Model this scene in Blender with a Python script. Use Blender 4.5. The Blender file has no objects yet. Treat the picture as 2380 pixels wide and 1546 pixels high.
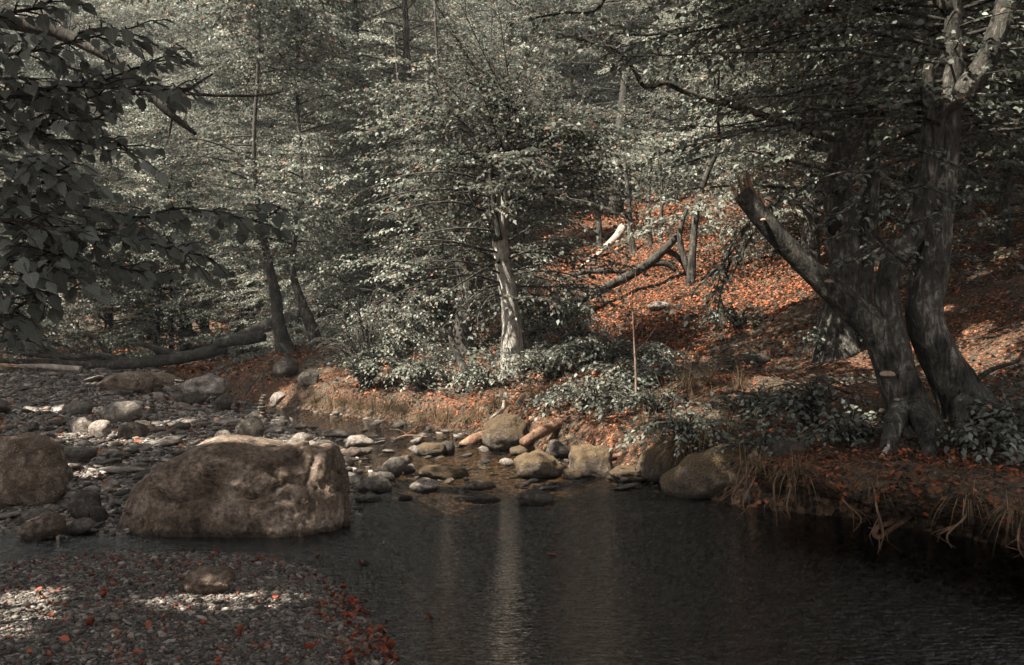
import bpy, bmesh, math, random
import numpy as np
from mathutils import Vector

# ------------------------------------------------------------------ frame
# One unit = 1 m, +Y looks up the stream, water surface at z = 0.
F, CX, HY, CH = 2314.0, 1190.0, 740.0, 1.4          # photo measured 2380 px wide
rs = np.random.RandomState(7)
random.seed(7)
scene = bpy.context.scene
COL = scene.collection
SUN = np.array([-0.50, -0.30, 0.80]); SUN /= np.linalg.norm(SUN)

def at(u, v, Y):
    return np.array([(u - CX) / F * Y, Y, CH - (v - HY) / F * Y])

# ------------------------------------------------------------------ noise
def _hash(ix, iy, iz):
    h = (ix.astype(np.int64) * 374761393 + iy.astype(np.int64) * 668265263 + iz.astype(np.int64) * 1274126177) & 0xffffffff
    h = ((h ^ (h >> 13)) * 1274126177) & 0xffffffff
    h = h ^ (h >> 16)
    return (h & 0xffff) / 32767.5 - 1.0

def vnoise(p):
    p = np.asarray(p, float)
    i = np.floor(p).astype(np.int64); f = p - i
    f = f * f * (3 - 2 * f)
    r = 0
    for dx in (0, 1):
        wx = f[:, 0] if dx else 1 - f[:, 0]
        for dy in (0, 1):
            wy = f[:, 1] if dy else 1 - f[:, 1]
            for dz in (0, 1):
                wz = f[:, 2] if dz else 1 - f[:, 2]
                r = r + wx * wy * wz * _hash(i[:, 0] + dx, i[:, 1] + dy, i[:, 2] + dz)
    return r

def fbm(p, octv=4):
    p = np.asarray(p, float); s = 0; a = 1.0; t = 0
    for k in range(octv):
        s = s + a * vnoise(p * (2.03 ** k) + 17.3 * k); t += a; a *= 0.5
    return s / t

def sm(x, a, b):
    t = np.clip((x - a) / (b - a), 0, 1)
    return t * t * (3 - 2 * t)

# ------------------------------------------------------------------ terrain
FOOT = np.array([(12, -6), (4.6, 1.5), (3.2, 4.2), (2.72, 5.5), (2.05, 6.3), (1.75, 7.2), (1.33, 8.3), (0.55, 10.0), (-0.5, 12.0),
                 (-1.37, 13.2), (-3.06, 15.1), (-4.6, 16.6), (-6.2, 19.5), (-8.2, 23), (-14, 30), (-34, 50), (-90, 100)], float)
WATER = np.array([(12, -6), (4.6, 1.5), (3.2, 4.2), (2.72, 5.5), (2.05, 6.3), (1.75, 7.2), (1.33, 8.3), (0.55, 10.0), (-0.5, 12.0),
                  (-1.37, 13.2), (-3.06, 15.1), (-4.6, 16.5), (-5.2, 17.2), (-5.5, 16.8), (-4.4, 15.6), (-3.3, 14.2), (-2.65, 12.6), (-1.75, 10.2),
                  (-1.45, 9.2), (-1.3, 8.2), (-1.1, 7.1), (-1.35, 6.55), (-2.5, 6.45), (-3.2, 6.6), (-4.4, 6.3), (-4.6, 5.7),
                  (-2.9, 5.6), (-2.3, 5.9), (-1.55, 5.85), (-1.12, 5.55), (-0.82, 5.0), (-0.58, 4.4), (-0.45, 3.9), (-0.4, 3.2), (-0.5, 1.5), (-1.5, -6)], float)

def seg_dist(P, A, B):
    d = B - A; L2 = (d * d).sum()
    t = np.clip(((P - A) @ d) / L2, 0, 1)
    q = P - (A + t[:, None] * d)
    return np.sqrt((q * q).sum(1)), d[0] * (P[:, 1] - A[1]) - d[1] * (P[:, 0] - A[0])

def foot_sd(P):                       # positive on the wooded (right hand) bank
    best = np.full(len(P), 1e9); sg = np.ones(len(P))
    for A, B in zip(FOOT[:-1], FOOT[1:]):
        d, c = seg_dist(P, A, B)
        m = d < best - 1e-9
        best[m] = d[m]; sg[m] = np.where(c[m] < 0, 1, -1)
    return best * sg

def water_sd(P):                      # negative in the stream
    best = np.full(len(P), 1e9); inside = np.zeros(len(P), bool)
    n = len(WATER)
    for k in range(n):
        A, B = WATER[k], WATER[(k + 1) % n]
        d, _ = seg_dist(P, A, B)
        best = np.minimum(best, d)
        cond = (A[1] > P[:, 1]) != (B[1] > P[:, 1])
        if abs(B[1] - A[1]) > 1e-9:
            xi = (B[0] - A[0]) * (P[:, 1] - A[1]) / (B[1] - A[1]) + A[0]
            inside ^= cond & (P[:, 0] < xi)
    return np.where(inside, -best, best)

def height(x, y):
    x = np.atleast_1d(np.asarray(x, float)); y = np.atleast_1d(np.asarray(y, float))
    P = np.stack([x, y], 1)
    n1 = fbm(np.stack([x * 0.9, y * 0.9, 0 * x], 1), 3)
    n2 = fbm(np.stack([x * 3.1, y * 3.1, 0 * x + 5], 1), 3)
    dR = foot_sd(P) + 0.18 * n1 * sm(y, 8, 10)
    dW = water_sd(P)
    far = sm(y, 16, 26)
    hollow = (1 - sm(y, 6.7, 7.5)) * (y > 2)
    dR0 = dR; dR = dR - .62 * hollow
    bank = (0.36 - 0.22 * far) * sm(dR, -0.02, 0.35) + (0.38 - 0.2 * far) * sm(dR, 0.3, 2.2)
    near_flat = sm(dR, 2.4, 4.2)
    slope = np.maximum(0, dR - 2.8) * 0.42 * near_flat
    slope = np.where(slope > 5, 5 + (slope - 5) * 0.5, slope)
    hill = bank + slope + 0.10 * n1 * sm(dR, 0.3, 2) + 0.065 * n2 * sm(dR, 0.02, .4) + 0.5 * fbm(np.stack([x * .2, y * .2, 0 * x + 3], 1), 2) * sm(dR, 4, 8)
    depth = 0.65 * (1 - sm(y, 7.2, 8.6)) + 0.13 + 0.12 * sm(y, 10.5, 12)
    bed = -depth * sm(-dW, 0.0, 0.9) - 0.015
    grav = 0.012 + 0.035 * np.clip(dW, 0, 6) + 0.03 * sm(dW, .2, 1.5) * n2 + 0.05 * n1 * sm(dW, .5, 2)
    grav += np.maximum(0, y - 22) * 0.05 + np.maximum(0, -x - 11) * 0.12
    z = np.where(dW < 0, bed, grav)
    hill = hill + .25 * np.exp(-((x + 4.0) ** 2 + (y - 19.4) ** 2) / 3.6) * sm(dR, .1, .6)
    z = np.where((dR0 > 0) & (dR <= 0), -.25, z)
    z = np.where(dR > 0, np.maximum(hill, 0.01), z)
    z += np.maximum(0, y - 45) * 0.16 + np.maximum(0, y - 70) * 0.1
    return z

def gh(x, y):
    return float(height([x], [y])[0])

def hit(u, v, y0=2.5, y1=70):         # where the sight line meets ground or water
    Y = np.concatenate([np.arange(y0, 20, 0.03), np.arange(20, y1, 0.1)])
    x = (u - CX) / F * Y
    z = CH - (v - HY) / F * Y
    g = np.maximum(height(x, Y), 0.0)
    k = np.where(z <= g)[0]
    k = k[0] if len(k) else len(Y) - 1
    return np.array([x[k], Y[k], g[k]])

# ------------------------------------------------------------------ mesh helpers
class MB:
    def __init__(s): s.v = []; s.f = {}; s.n = 0; s.uv = []
    def add(s, verts, faces, uv=None):
        verts = np.asarray(verts, np.float32); faces = np.asarray(faces, np.int32)
        s.v.append(verts); s.f.setdefault(faces.shape[1], []).append(faces + s.n); s.n += len(verts)
        if uv is not None: s.uv.append(np.asarray(uv, np.float32))
    def mesh(s, name, mat, smooth=True):
        me = bpy.data.meshes.new(name)
        V = np.concatenate(s.v)
        loops, starts, tot = [], [], 0
        for k, fl in s.f.items():
            A = np.concatenate(fl)
            loops.append(A.ravel()); starts.append(tot + np.arange(len(A)) * k); tot += A.size
        L = np.concatenate(loops).astype(np.int32); S = np.concatenate(starts).astype(np.int32)
        me.vertices.add(len(V)); me.vertices.foreach_set('co', V.ravel())
        me.loops.add(len(L)); me.loops.foreach_set('vertex_index', L)
        me.polygons.add(len(S)); me.polygons.foreach_set('loop_start', S)
        me.update(calc_edges=True)
        if smooth: me.polygons.foreach_set('use_smooth', np.ones(len(S), bool))
        if s.uv:
            U = np.concatenate(s.uv)
            ul = me.uv_layers.new(name='UVMap')
            ul.data.foreach_set('uv', U[L].ravel())
        me.materials.append(mat)
        me.validate()
        return me
    def build(s, name, mat, parent=None, smooth=True):
        o = bpy.data.objects.new(name, s.mesh(name, mat, smooth))
        COL.objects.link(o)
        if parent: o.parent = parent
        return o

def tag(o, label=None, cat=None, group=None, kind=None):
    if label: o['label'] = label
    if cat: o['category'] = cat
    if group: o['group'] = group
    if kind: o['kind'] = kind
    return o

CUR_BASE = [None]
def thing(name, loc, label, cat, group=None, rz=0.0, sc=1.0):
    CUR_BASE[0] = np.array([float(a) for a in loc])
    o = bpy.data.objects.new(name, None); COL.objects.link(o)
    o.empty_display_size = 0.2
    o.location = [float(a) for a in loc]; o.rotation_euler = (0, 0, rz); o.scale = (sc, sc, sc)
    return tag(o, label, cat, group)

def smooth_path(pts, rad, sub=4):
    P = np.asarray(pts, float); R = np.asarray(rad, float)
    n = len(P)
    if n < 3 or sub < 2: return P, R
    out, ro = [], []
    for i in range(n - 1):
        p0 = P[max(i - 1, 0)]; p1 = P[i]; p2 = P[i + 1]; p3 = P[min(i + 2, n - 1)]
        for k in range(sub):
            t = k / sub
            out.append(0.5 * ((2 * p1) + (-p0 + p2) * t + (2 * p0 - 5 * p1 + 4 * p2 - p3) * t * t + (-p0 + 3 * p1 - 3 * p2 + p3) * t ** 3))
            ro.append(R[i] * (1 - t) + R[i + 1] * t)
    out.append(P[-1]); ro.append(R[-1])
    return np.array(out), np.array(ro)

def tube(mb, pts, rad, seg=6, rough=0.0, freq=6.0, sub=4, flare=0.0, ridges=0.0):
    P, R = smooth_path(pts, rad, sub)
    n = len(P)
    T = np.gradient(P, axis=0); T /= np.linalg.norm(T, axis=1)[:, None] + 1e-9
    ref = np.array([1, 0, 0.0]) if abs(T[0][0]) < 0.8 else np.array([0, 1, 0.0])
    a = np.linspace(0, 2 * np.pi, seg, endpoint=False)
    V = np.zeros((n, seg, 3)); U = np.cross(T[0], ref); U /= np.linalg.norm(U)
    for i in range(n):
        U = U - T[i] * (U @ T[i]); U /= np.linalg.norm(U) + 1e-9
        W = np.cross(T[i], U)
        r = R[i]
        if flare and i < n * 0.25: r = r * (1 + flare * (1 - i / (n * 0.25)) ** 2)
        V[i] = P[i] + r * (np.cos(a)[:, None] * U + np.sin(a)[:, None] * W)
    if rough or ridges:
        Q = V.reshape(-1, 3)
        C = np.repeat(P, seg, 0); D = Q - C
        k = 1 + rough * fbm(Q * freq, 3)
        if ridges:
            aa = np.tile(a, n); s0 = np.repeat(np.arange(n), seg) * 0.12
            kk = fbm(np.stack([np.cos(aa) * 2.2 + 5, np.sin(aa) * 2.2, s0 * .55], 1), 3)
            k += ridges * kk
        V = (C + D * k[:, None]).reshape(n, seg, 3)
    i = np.arange(n - 1)[:, None] * seg; j = np.arange(seg)[None]
    q = np.stack([i + j, i + (j + 1) % seg, i + seg + (j + 1) % seg, i + seg + j], -1).reshape(-1, 4)
    vv = np.concatenate([V.reshape(-1, 3), P[:1], P[-1:]])
    tri = np.concatenate([np.stack([np.full(seg, n * seg), (np.arange(seg) + 1) % seg, np.arange(seg)], 1),
                          np.stack([np.full(seg, n * seg + 1), (n - 1) * seg + np.arange(seg), (n - 1) * seg + (np.arange(seg) + 1) % seg], 1)])
    base = mb.n
    mb.add(vv, q)
    mb.f.setdefault(3, []).append(tri.astype(np.int32) + base)

_ico = {}
def ico(n):
    if n not in _ico:
        bm = bmesh.new(); bmesh.ops.create_icosphere(bm, subdivisions=n, radius=1.0)
        _ico[n] = (np.array([v.co[:] for v in bm.verts]), np.array([[v.index for v in f.verts] for f in bm.faces])); bm.free()
    return _ico[n]

# ------------------------------------------------------------------ materials
def mat(name):
    m = bpy.data.materials.new(name); m.use_nodes = True
    nt = m.node_tree; nt.nodes.clear()
    out = nt.nodes.new('ShaderNodeOutputMaterial')
    return m, nt, out
def nd(nt, t, **kw):
    n = nt.nodes.new(t)
    for k, v in kw.items():
        if k in ('ins',):
            for a, b in v.items(): n.inputs[a].default_value = b
        else: setattr(n, k, v)
    return n
def ramp(nt, stops, interp='LINEAR'):
    r = nt.nodes.new('ShaderNodeValToRGB'); e = r.color_ramp.elements; r.color_ramp.interpolation = interp
    while len(e) < len(stops): e.new(0.5)
    for el, (p, c) in zip(e, stops): el.position = p; el.color = (*c, 1)
    return r

def leaf_mat(name, stops, trans=0.3, rough=0.45, spec=0.25, veins=False):
    m, nt, out = mat(name); L = nt.links.new
    g = nd(nt, 'ShaderNodeNewGeometry'); oi = nd(nt, 'ShaderNodeObjectInfo')
    cr = ramp(nt, stops); L(g.outputs['Random Per Island'], cr.inputs[0])
    hs = nd(nt, 'ShaderNodeHueSaturation')
    mr = nd(nt, 'ShaderNodeMapRange', ins={1: 0.0, 2: 1.0, 3: 0.65, 4: 1.35}); L(oi.outputs['Random'], mr.inputs[0])
    L(mr.outputs[0], hs.inputs['Value']); L(cr.outputs[0], hs.inputs['Color'])
    col = hs.outputs[0]
    p = nd(nt, 'ShaderNodeBsdfPrincipled', ins={'Roughness': rough, 'Specular IOR Level': spec})
    if veins:
        uv = nd(nt, 'ShaderNodeUVMap'); sx = nd(nt, 'ShaderNodeSeparateXYZ'); L(uv.outputs[0], sx.inputs[0])
        ab = nd(nt, 'ShaderNodeMath', operation='ABSOLUTE'); L(sx.outputs[0], ab.inputs[0])
        m1 = nd(nt, 'ShaderNodeMath', operation='MULTIPLY_ADD', ins={1: -0.65}); L(ab.outputs[0], m1.inputs[0]); L(sx.outputs[1], m1.inputs[2])
        m2 = nd(nt, 'ShaderNodeMath', operation='MULTIPLY', ins={1: 62.0}); L(m1.outputs[0], m2.inputs[0])
        s = nd(nt, 'ShaderNodeMath', operation='SINE'); L(m2.outputs[0], s.inputs[0])
        pw = nd(nt, 'ShaderNodeMath', operation='MULTIPLY', ins={1: 1.0}); L(s.outputs[0], pw.inputs[0])
        bp = nd(nt, 'ShaderNodeBump', ins={'Strength': 0.55, 'Distance': 0.003}); L(pw.outputs[0], bp.inputs['Height'])
        L(bp.outputs[0], p.inputs['Normal'])
        vr = nd(nt, 'ShaderNodeMapRange', ins={1: .2, 2: 1.0, 3: 0.82, 4: 1.35}); L(s.outputs[0], vr.inputs[0])
        md = nd(nt, 'ShaderNodeMapRange', ins={1: .0, 2: .03, 3: 1.5, 4: 1.0}); L(ab.outputs[0], md.inputs[0])
        vm = nd(nt, 'ShaderNodeMath', operation='MULTIPLY'); L(vr.outputs[0], vm.inputs[0]); L(md.outputs[0], vm.inputs[1])
        h2 = nd(nt, 'ShaderNodeHueSaturation'); L(vm.outputs[0], h2.inputs['Value']); L(col, h2.inputs['Color']); col = h2.outputs[0]
    L(col, p.inputs['Base Color'])
    t = nd(nt, 'ShaderNodeBsdfTranslucent'); L(col, t.inputs[0])
    mx = nd(nt, 'ShaderNodeMixShader', ins={0: trans}); L(p.outputs[0], mx.inputs[1]); L(t.outputs[0], mx.inputs[2])
    L(mx.outputs[0], out.inputs[0])
    return m

def rock_mat(name, dark, mid, pale, lichen=0.5, moss=0.0, scale=1.0):
    m, nt, out = mat(name); L = nt.links.new
    tc = nd(nt, 'ShaderNodeTexCoord'); oi = nd(nt, 'ShaderNodeObjectInfo')
    n1 = nd(nt, 'ShaderNodeTexNoise', ins={'Scale': 3.2 * scale, 'Detail': 9.0, 'Roughness': 0.68, 'Distortion': 0.6}); L(tc.outputs['Object'], n1.inputs[0])
    cr = ramp(nt, [(0.28, dark), (0.5, mid), (0.72, pale)]); L(n1.outputs[0], cr.inputs[0])
    vo = nd(nt, 'ShaderNodeTexVoronoi', ins={'Scale': 13 * scale}); 
    wp = nd(nt, 'ShaderNodeTexNoise', ins={'Scale': 9 * scale, 'Detail': 4.0}); L(tc.outputs['Object'], wp.inputs[0])
    av = nd(nt, 'ShaderNodeVectorMath', operation='MULTIPLY_ADD'); av.inputs[1].default_value = (0.14,) * 3
    L(wp.outputs['Color'], av.inputs[0]); L(tc.outputs['Object'], av.inputs[2]); L(av.outputs[0], vo.inputs[0])
    lr = ramp(nt, [(0.16, (1, 1, 1)), (0.34, (0, 0, 0))]); L(vo.outputs['Distance'], lr.inputs[0])
    n3 = nd(nt, 'ShaderNodeTexNoise', ins={'Scale': 2.4 * scale, 'Detail': 3.0}); L(tc.outputs['Object'], n3.inputs[0])
    l3 = ramp(nt, [(0.5, (0, 0, 0)), (0.64, (1, 1, 1))]); L(n3.outputs[0], l3.inputs[0])
    ml = nd(nt, 'ShaderNodeMath', operation='MULTIPLY'); L(lr.outputs[0], ml.inputs[0]); L(l3.outputs[0], ml.inputs[1])
    ml2 = nd(nt, 'ShaderNodeMath', operation='MULTIPLY', ins={1: lichen}); L(ml.outputs[0], ml2.inputs[0])
    mx = nd(nt, 'ShaderNodeMix', data_type='RGBA'); L(ml2.outputs[0], mx.inputs[0]); L(cr.outputs[0], mx.inputs[6]); mx.inputs[7].default_value = (*[c * 1.25 for c in pale], 1)
    col = mx.outputs[2]
    if moss:
        ge = nd(nt, 'ShaderNodeNewGeometry'); sx = nd(nt, 'ShaderNodeSeparateXYZ'); L(ge.outputs['Normal'], sx.inputs[0])
        ad = nd(nt, 'ShaderNodeMath', operation='MULTIPLY_ADD', ins={1: 0.5}); L(sx.outputs[2], ad.inputs[0]); L(n3.outputs[0], ad.inputs[2])
        mr_ = ramp(nt, [(0.5, (0, 0, 0)), (0.75, (moss,) * 3)]); L(ad.outputs[0], mr_.inputs[0])
        nf = nd(nt, 'ShaderNodeTexNoise', ins={'Scale': 60.0, 'Detail': 4.0}); L(tc.outputs['Object'], nf.inputs[0])
        mc = ramp(nt, [(0.3, (0.03, 0.028, 0.018)), (0.55, (0.11, 0.075, 0.04)), (0.75, (0.26, 0.13, 0.06))]); L(nf.outputs[0], mc.inputs[0])
        m2 = nd(nt, 'ShaderNodeMix', data_type='RGBA'); L(mr_.outputs[0], m2.inputs[0]); L(col, m2.inputs[6]); L(mc.outputs[0], m2.inputs[7])
        col = m2.outputs[2]
    hs = nd(nt, 'ShaderNodeHueSaturation'); mr = nd(nt, 'ShaderNodeMapRange', ins={3: 0.7, 4: 1.3}); L(oi.outputs['Random'], mr.inputs[0])
    ng = nd(nt, 'ShaderNodeTexNoise', ins={'Scale': 34 * scale, 'Detail': 5.0, 'Roughness': 0.75}); L(tc.outputs['Object'], ng.inputs[0])
    gr = nd(nt, 'ShaderNodeMapRange', ins={1: .36, 2: .64, 3: .4, 4: 1.6}); L(ng.outputs[0], gr.inputs[0])
    gp = nd(nt, 'ShaderNodeNewGeometry'); gz = nd(nt, 'ShaderNodeSeparateXYZ'); L(gp.outputs['Position'], gz.inputs[0])
    wz = nd(nt, 'ShaderNodeMath', operation='MULTIPLY_ADD', ins={1: .06}); L(ng.outputs[0], wz.inputs[0]); L(gz.outputs[2], wz.inputs[2])
    wt = nd(nt, 'ShaderNodeMapRange', ins={1: .05, 2: .085, 3: .38, 4: 1.0}); L(wz.outputs[0], wt.inputs[0])
    m1 = nd(nt, 'ShaderNodeMath', operation='MULTIPLY'); L(mr.outputs[0], m1.inputs[0]); L(gr.outputs[0], m1.inputs[1])
    m2_ = nd(nt, 'ShaderNodeMath', operation='MULTIPLY'); L(m1.outputs[0], m2_.inputs[0]); L(wt.outputs[0], m2_.inputs[1])
    L(m2_.outputs[0], hs.inputs['Value']); L(col, hs.inputs['Color'])
    n4 = nd(nt, 'ShaderNodeTexNoise', ins={'Scale': 18 * scale, 'Detail': 8.0, 'Roughness': 0.7}); L(tc.outputs['Object'], n4.inputs[0])
    b1 = nd(nt, 'ShaderNodeBump', ins={'Strength': 0.6, 'Distance': 0.04}); L(n4.outputs[0], b1.inputs['Height'])
    b2 = nd(nt, 'ShaderNodeBump', ins={'Strength': 0.7, 'Distance': 0.12}); L(n1.outputs[0], b2.inputs['Height']); L(b1.outputs[0], b2.inputs['Normal'])
    p = nd(nt, 'ShaderNodeBsdfPrincipled', ins={'Roughness': 0.85, 'Specular IOR Level': 0.2})
    L(hs.outputs[0], p.inputs['Base Color']); L(b2.outputs[0], p.inputs['Normal']); L(p.outputs[0], out.inputs[0])
    return m

def bark_mat(name, dark, mid, pale, scale=1.0, lo=0.36, hi=0.66, bump=0.8):
    m, nt, out = mat(name); L = nt.links.new
    tc = nd(nt, 'ShaderNodeTexCoord')
    mp = nd(nt, 'ShaderNodeMapping'); mp.inputs['Scale'].default_value = (1, 1, 0.28); L(tc.outputs['Object'], mp.inputs[0])
    n1 = nd(nt, 'ShaderNodeTexNoise', ins={'Scale': 26 * scale, 'Detail': 7.0, 'Roughness': 0.65, 'Distortion': 0.8}); L(mp.outputs[0], n1.inputs[0])
    n2 = nd(nt, 'ShaderNodeTexNoise', ins={'Scale': 4.5 * scale, 'Detail': 6.0, 'Roughness': 0.7}); L(tc.outputs['Object'], n2.inputs[0])
    ad = nd(nt, 'ShaderNodeMix', data_type='FLOAT', ins={0: 0.5}); L(n1.outputs[0], ad.inputs[2]); L(n2.outputs[0], ad.inputs[3])
    cr = ramp(nt, [(lo, dark), ((lo + hi) / 2, mid), (hi, pale)]); L(ad.outputs[0], cr.inputs[0])
    b = nd(nt, 'ShaderNodeBump', ins={'Strength': bump, 'Distance': 0.06}); L(ad.outputs[0], b.inputs['Height'])
    p = nd(nt, 'ShaderNodeBsdfPrincipled', ins={'Roughness': 0.9, 'Specular IOR Level': 0.12})
    L(cr.outputs[0], p.inputs['Base Color']); L(b.outputs[0], p.inputs['Normal']); L(p.outputs[0], out.inputs[0])
    return m

GREY = [(0.0, (0.085, 0.09, 0.068)), (0.5, (0.15, 0.156, 0.13)), (0.91, (0.215, 0.22, 0.184)), (0.945, (0.23, 0.19, 0.14)), (1.0, (0.26, 0.12, 0.075))]
M = {}
M['leaf'] = leaf_mat('beech_leaf', GREY, 0.38)
M['leaf_shade'] = leaf_mat('shaded_leaf', [(0, (0.065, 0.07, 0.056)), (0.6, (0.12, 0.127, 0.103)), (0.96, (0.165, 0.17, 0.14)), (1, (0.22, 0.1, 0.06))], 0.3)  # darker copy of the beech leaf, shade put into its colour
M['hazel'] = leaf_mat('hazel_leaf', [(0, (0.08, 0.085, 0.072)), (0.7, (0.15, 0.157, 0.137)), (1, (0.25, 0.26, 0.23))], 0.35, rough=0.5, veins=True)
M['litter'] = leaf_mat('dry_leaf', [(0, (0.02, 0.017, 0.014)), (0.4, (0.055, 0.035, 0.022)), (0.6, (0.13, 0.053, 0.025)), (0.82, (0.34, 0.088, 0.03)), (0.93, (0.42, 0.14, 0.07)), (1, (0.11, 0.09, 0.075))], 0.2, rough=0.7, spec=0.1)
M['red_leaf'] = leaf_mat('red_dry_leaf', [(0, (0.05, 0.025, 0.018)), (0.4, (0.18, 0.045, 0.025)), (0.8, (0.34, 0.085, 0.042)), (1, (0.2, 0.11, 0.075))], 0.15, rough=0.6, spec=0.2)
M['grass'] = leaf_mat('dry_grass', [(0, (0.05, 0.038, 0.024)), (0.5, (0.12, 0.08, 0.046)), (1, (0.23, 0.16, 0.1))], 0.25, rough=0.6)
M['rock_brown'] = rock_mat('lichened_brown_rock', (0.03, 0.022, 0.017), (0.125, 0.088, 0.064), (0.3, 0.235, 0.19), 0.9)
M['rock_pale'] = rock_mat('pale_rock', (0.07, 0.055, 0.045), (0.2, 0.165, 0.14), (0.4, 0.345, 0.305), 0.4)
M['rock_grey'] = rock_mat('grey_rock', (0.05, 0.041, 0.034), (0.15, 0.125, 0.105), (0.3, 0.255, 0.22), 0.4)
M['rock_dark'] = rock_mat('dark_rock', (0.022, 0.019, 0.016), (0.07, 0.058, 0.048), (0.17, 0.138, 0.112), 0.3)
M['rock_moss'] = rock_mat('mossy_rock', (0.035, 0.03, 0.024), (0.1, 0.075, 0.055), (0.2, 0.16, 0.13), 0.4, moss=0.9)
M['bark_pale'] = bark_mat('pale_beech_bark', (0.045, 0.04, 0.034), (0.26, 0.235, 0.205), (0.55, 0.51, 0.455))
M['bark_grey'] = bark_mat('grey_beech_bark', (0.01, 0.009, 0.008), (0.05, 0.045, 0.038), (0.22, 0.2, 0.17), lo=.4, hi=.66, bump=1.0)
M['bark_dark'] = bark_mat('dark_bark', (0.012, 0.011, 0.01), (0.045, 0.04, 0.034), (0.12, 0.105, 0.09))
M['bark_red'] = bark_mat('rusty_bark', (0.05, 0.035, 0.028), (0.2, 0.13, 0.1), (0.45, 0.32, 0.26))
M['deadwood'] = bark_mat('bleached_wood', (0.09, 0.07, 0.058), (0.28, 0.225, 0.185), (0.5, 0.44, 0.38))
M['rotwood'] = bark_mat('rotting_wood', (0.04, 0.025, 0.018), (0.15, 0.085, 0.055), (0.3, 0.19, 0.13))
M['hollow'] = bark_mat('hollow_shade', (0.004, 0.004, 0.004), (0.008, 0.007, 0.006), (0.02, 0.017, 0.014))  # near-black colour paints the shade inside the knot hole
M['fungus'] = bark_mat('bracket_fungus', (0.1, 0.065, 0.045), (0.24, 0.165, 0.12), (0.4, 0.31, 0.24), bump=0.4)

def ground_mat():
    m, nt, out = mat('forest_floor'); L = nt.links.new
    tc = nd(nt, 'ShaderNodeTexCoord'); at_ = nd(nt, 'ShaderNodeAttribute', attribute_name='litter')
    nw = nd(nt, 'ShaderNodeTexNoise', ins={'Scale': 30.0, 'Detail': 3.0}); L(tc.outputs['Object'], nw.inputs[0])
    vm = nd(nt, 'ShaderNodeVectorMath', operation='MULTIPLY_ADD'); vm.inputs[1].default_value = (.05, .05, .05); L(nw.outputs['Color'], vm.inputs[0]); L(tc.outputs['Object'], vm.inputs[2])
    v1 = nd(nt, 'ShaderNodeTexVoronoi', ins={'Scale': 42.0}); L(vm.outputs[0], v1.inputs[0])
    s1 = nd(nt, 'ShaderNodeSeparateColor'); L(v1.outputs['Color'], s1.inputs[0])
    c1 = ramp(nt, [(0, (0.016, 0.013, 0.01)), (0.4, (0.038, 0.024, 0.016)), (0.7, (0.1, 0.042, 0.021)), (0.9, (0.19, 0.066, 0.03)), (1, (0.2, 0.11, 0.07))]); L(s1.outputs[0], c1.inputs[0])
    n = nd(nt, 'ShaderNodeTexNoise', ins={'Scale': 1.3, 'Detail': 6.0, 'Roughness': 0.65}); L(tc.outputs['Object'], n.inputs[0])
    nr = ramp(nt, [(0.4, (0, 0, 0)), (0.62, (1, 1, 1))]); L(n.outputs[0], nr.inputs[0])
    mm = nd(nt, 'ShaderNodeMix', data_type='RGBA'); L(nr.outputs[0], mm.inputs[0]); L(c1.outputs[0], mm.inputs[6])
    n5 = nd(nt, 'ShaderNodeTexNoise', ins={'Scale': 40.0, 'Detail': 4.0}); L(tc.outputs['Object'], n5.inputs[0])
    c5 = ramp(nt, [(0.35, (0.02, 0.02, 0.015)), (0.65, (0.085, 0.07, 0.048))]); L(n5.outputs[0], c5.inputs[0]); 
    fa = nd(nt, 'ShaderNodeMath', operation='MULTIPLY', ins={1: 0.75}); L(nr.outputs[0], fa.inputs[0]); L(fa.outputs[0], mm.inputs[0])
    L(c5.outputs[0], mm.inputs[7])
    v2 = nd(nt, 'ShaderNodeTexVoronoi', ins={'Scale': 26.0, 'Randomness': 1.0}); L(tc.outputs['Object'], v2.inputs[0])
    s2 = nd(nt, 'ShaderNodeSeparateColor'); L(v2.outputs['Color'], s2.inputs[0])
    c2 = ramp(nt, [(0, (0.035, 0.03, 0.026)), (0.5, (0.13, 0.115, 0.1)), (0.8, (0.24, 0.205, 0.18)), (0.92, (0.36, 0.33, 0.3)), (1, (0.22, 0.08, 0.05))]); L(s2.outputs[0], c2.inputs[0])
    mx = nd(nt, 'ShaderNodeMix', data_type='RGBA'); L(at_.outputs['Fac'], mx.inputs[0]); L(c2.outputs[0], mx.inputs[6]); L(mm.outputs[2], mx.inputs[7])
    # the stream bed carries dark silt; bank edge and undercut get painted shade
    bd = nd(nt, 'ShaderNodeAttribute', attribute_name='bed')
    m3 = nd(nt, 'ShaderNodeMix', data_type='RGBA'); L(bd.outputs['Fac'], m3.inputs[0]); L(mx.outputs[2], m3.inputs[6])
    c6 = ramp(nt, [(0, (0.008, 0.006, 0.005)), (0.6, (0.04, 0.025, 0.015)), (1, (0.12, 0.07, 0.042))]); L(s2.outputs[0], c6.inputs[0]); L(c6.outputs[0], m3.inputs[7])
    b = nd(nt, 'ShaderNodeBump', ins={'Strength': 0.9, 'Distance': 0.03}); L(v2.outputs['Distance'], b.inputs['Height'])
    b2 = nd(nt, 'ShaderNodeBump', ins={'Strength': 0.7, 'Distance': 0.04}); L(n5.outputs[0], b2.inputs['Height']); L(b.outputs[0], b2.inputs['Normal'])
    p = nd(nt, 'ShaderNodeBsdfPrincipled', ins={'Roughness': 0.9, 'Specular IOR Level': 0.15})
    L(m3.outputs[2], p.inputs['Base Color']); L(b2.outputs[0], p.inputs['Normal']); L(p.outputs[0], out.inputs[0])
    return m
M['ground'] = ground_mat()

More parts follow.
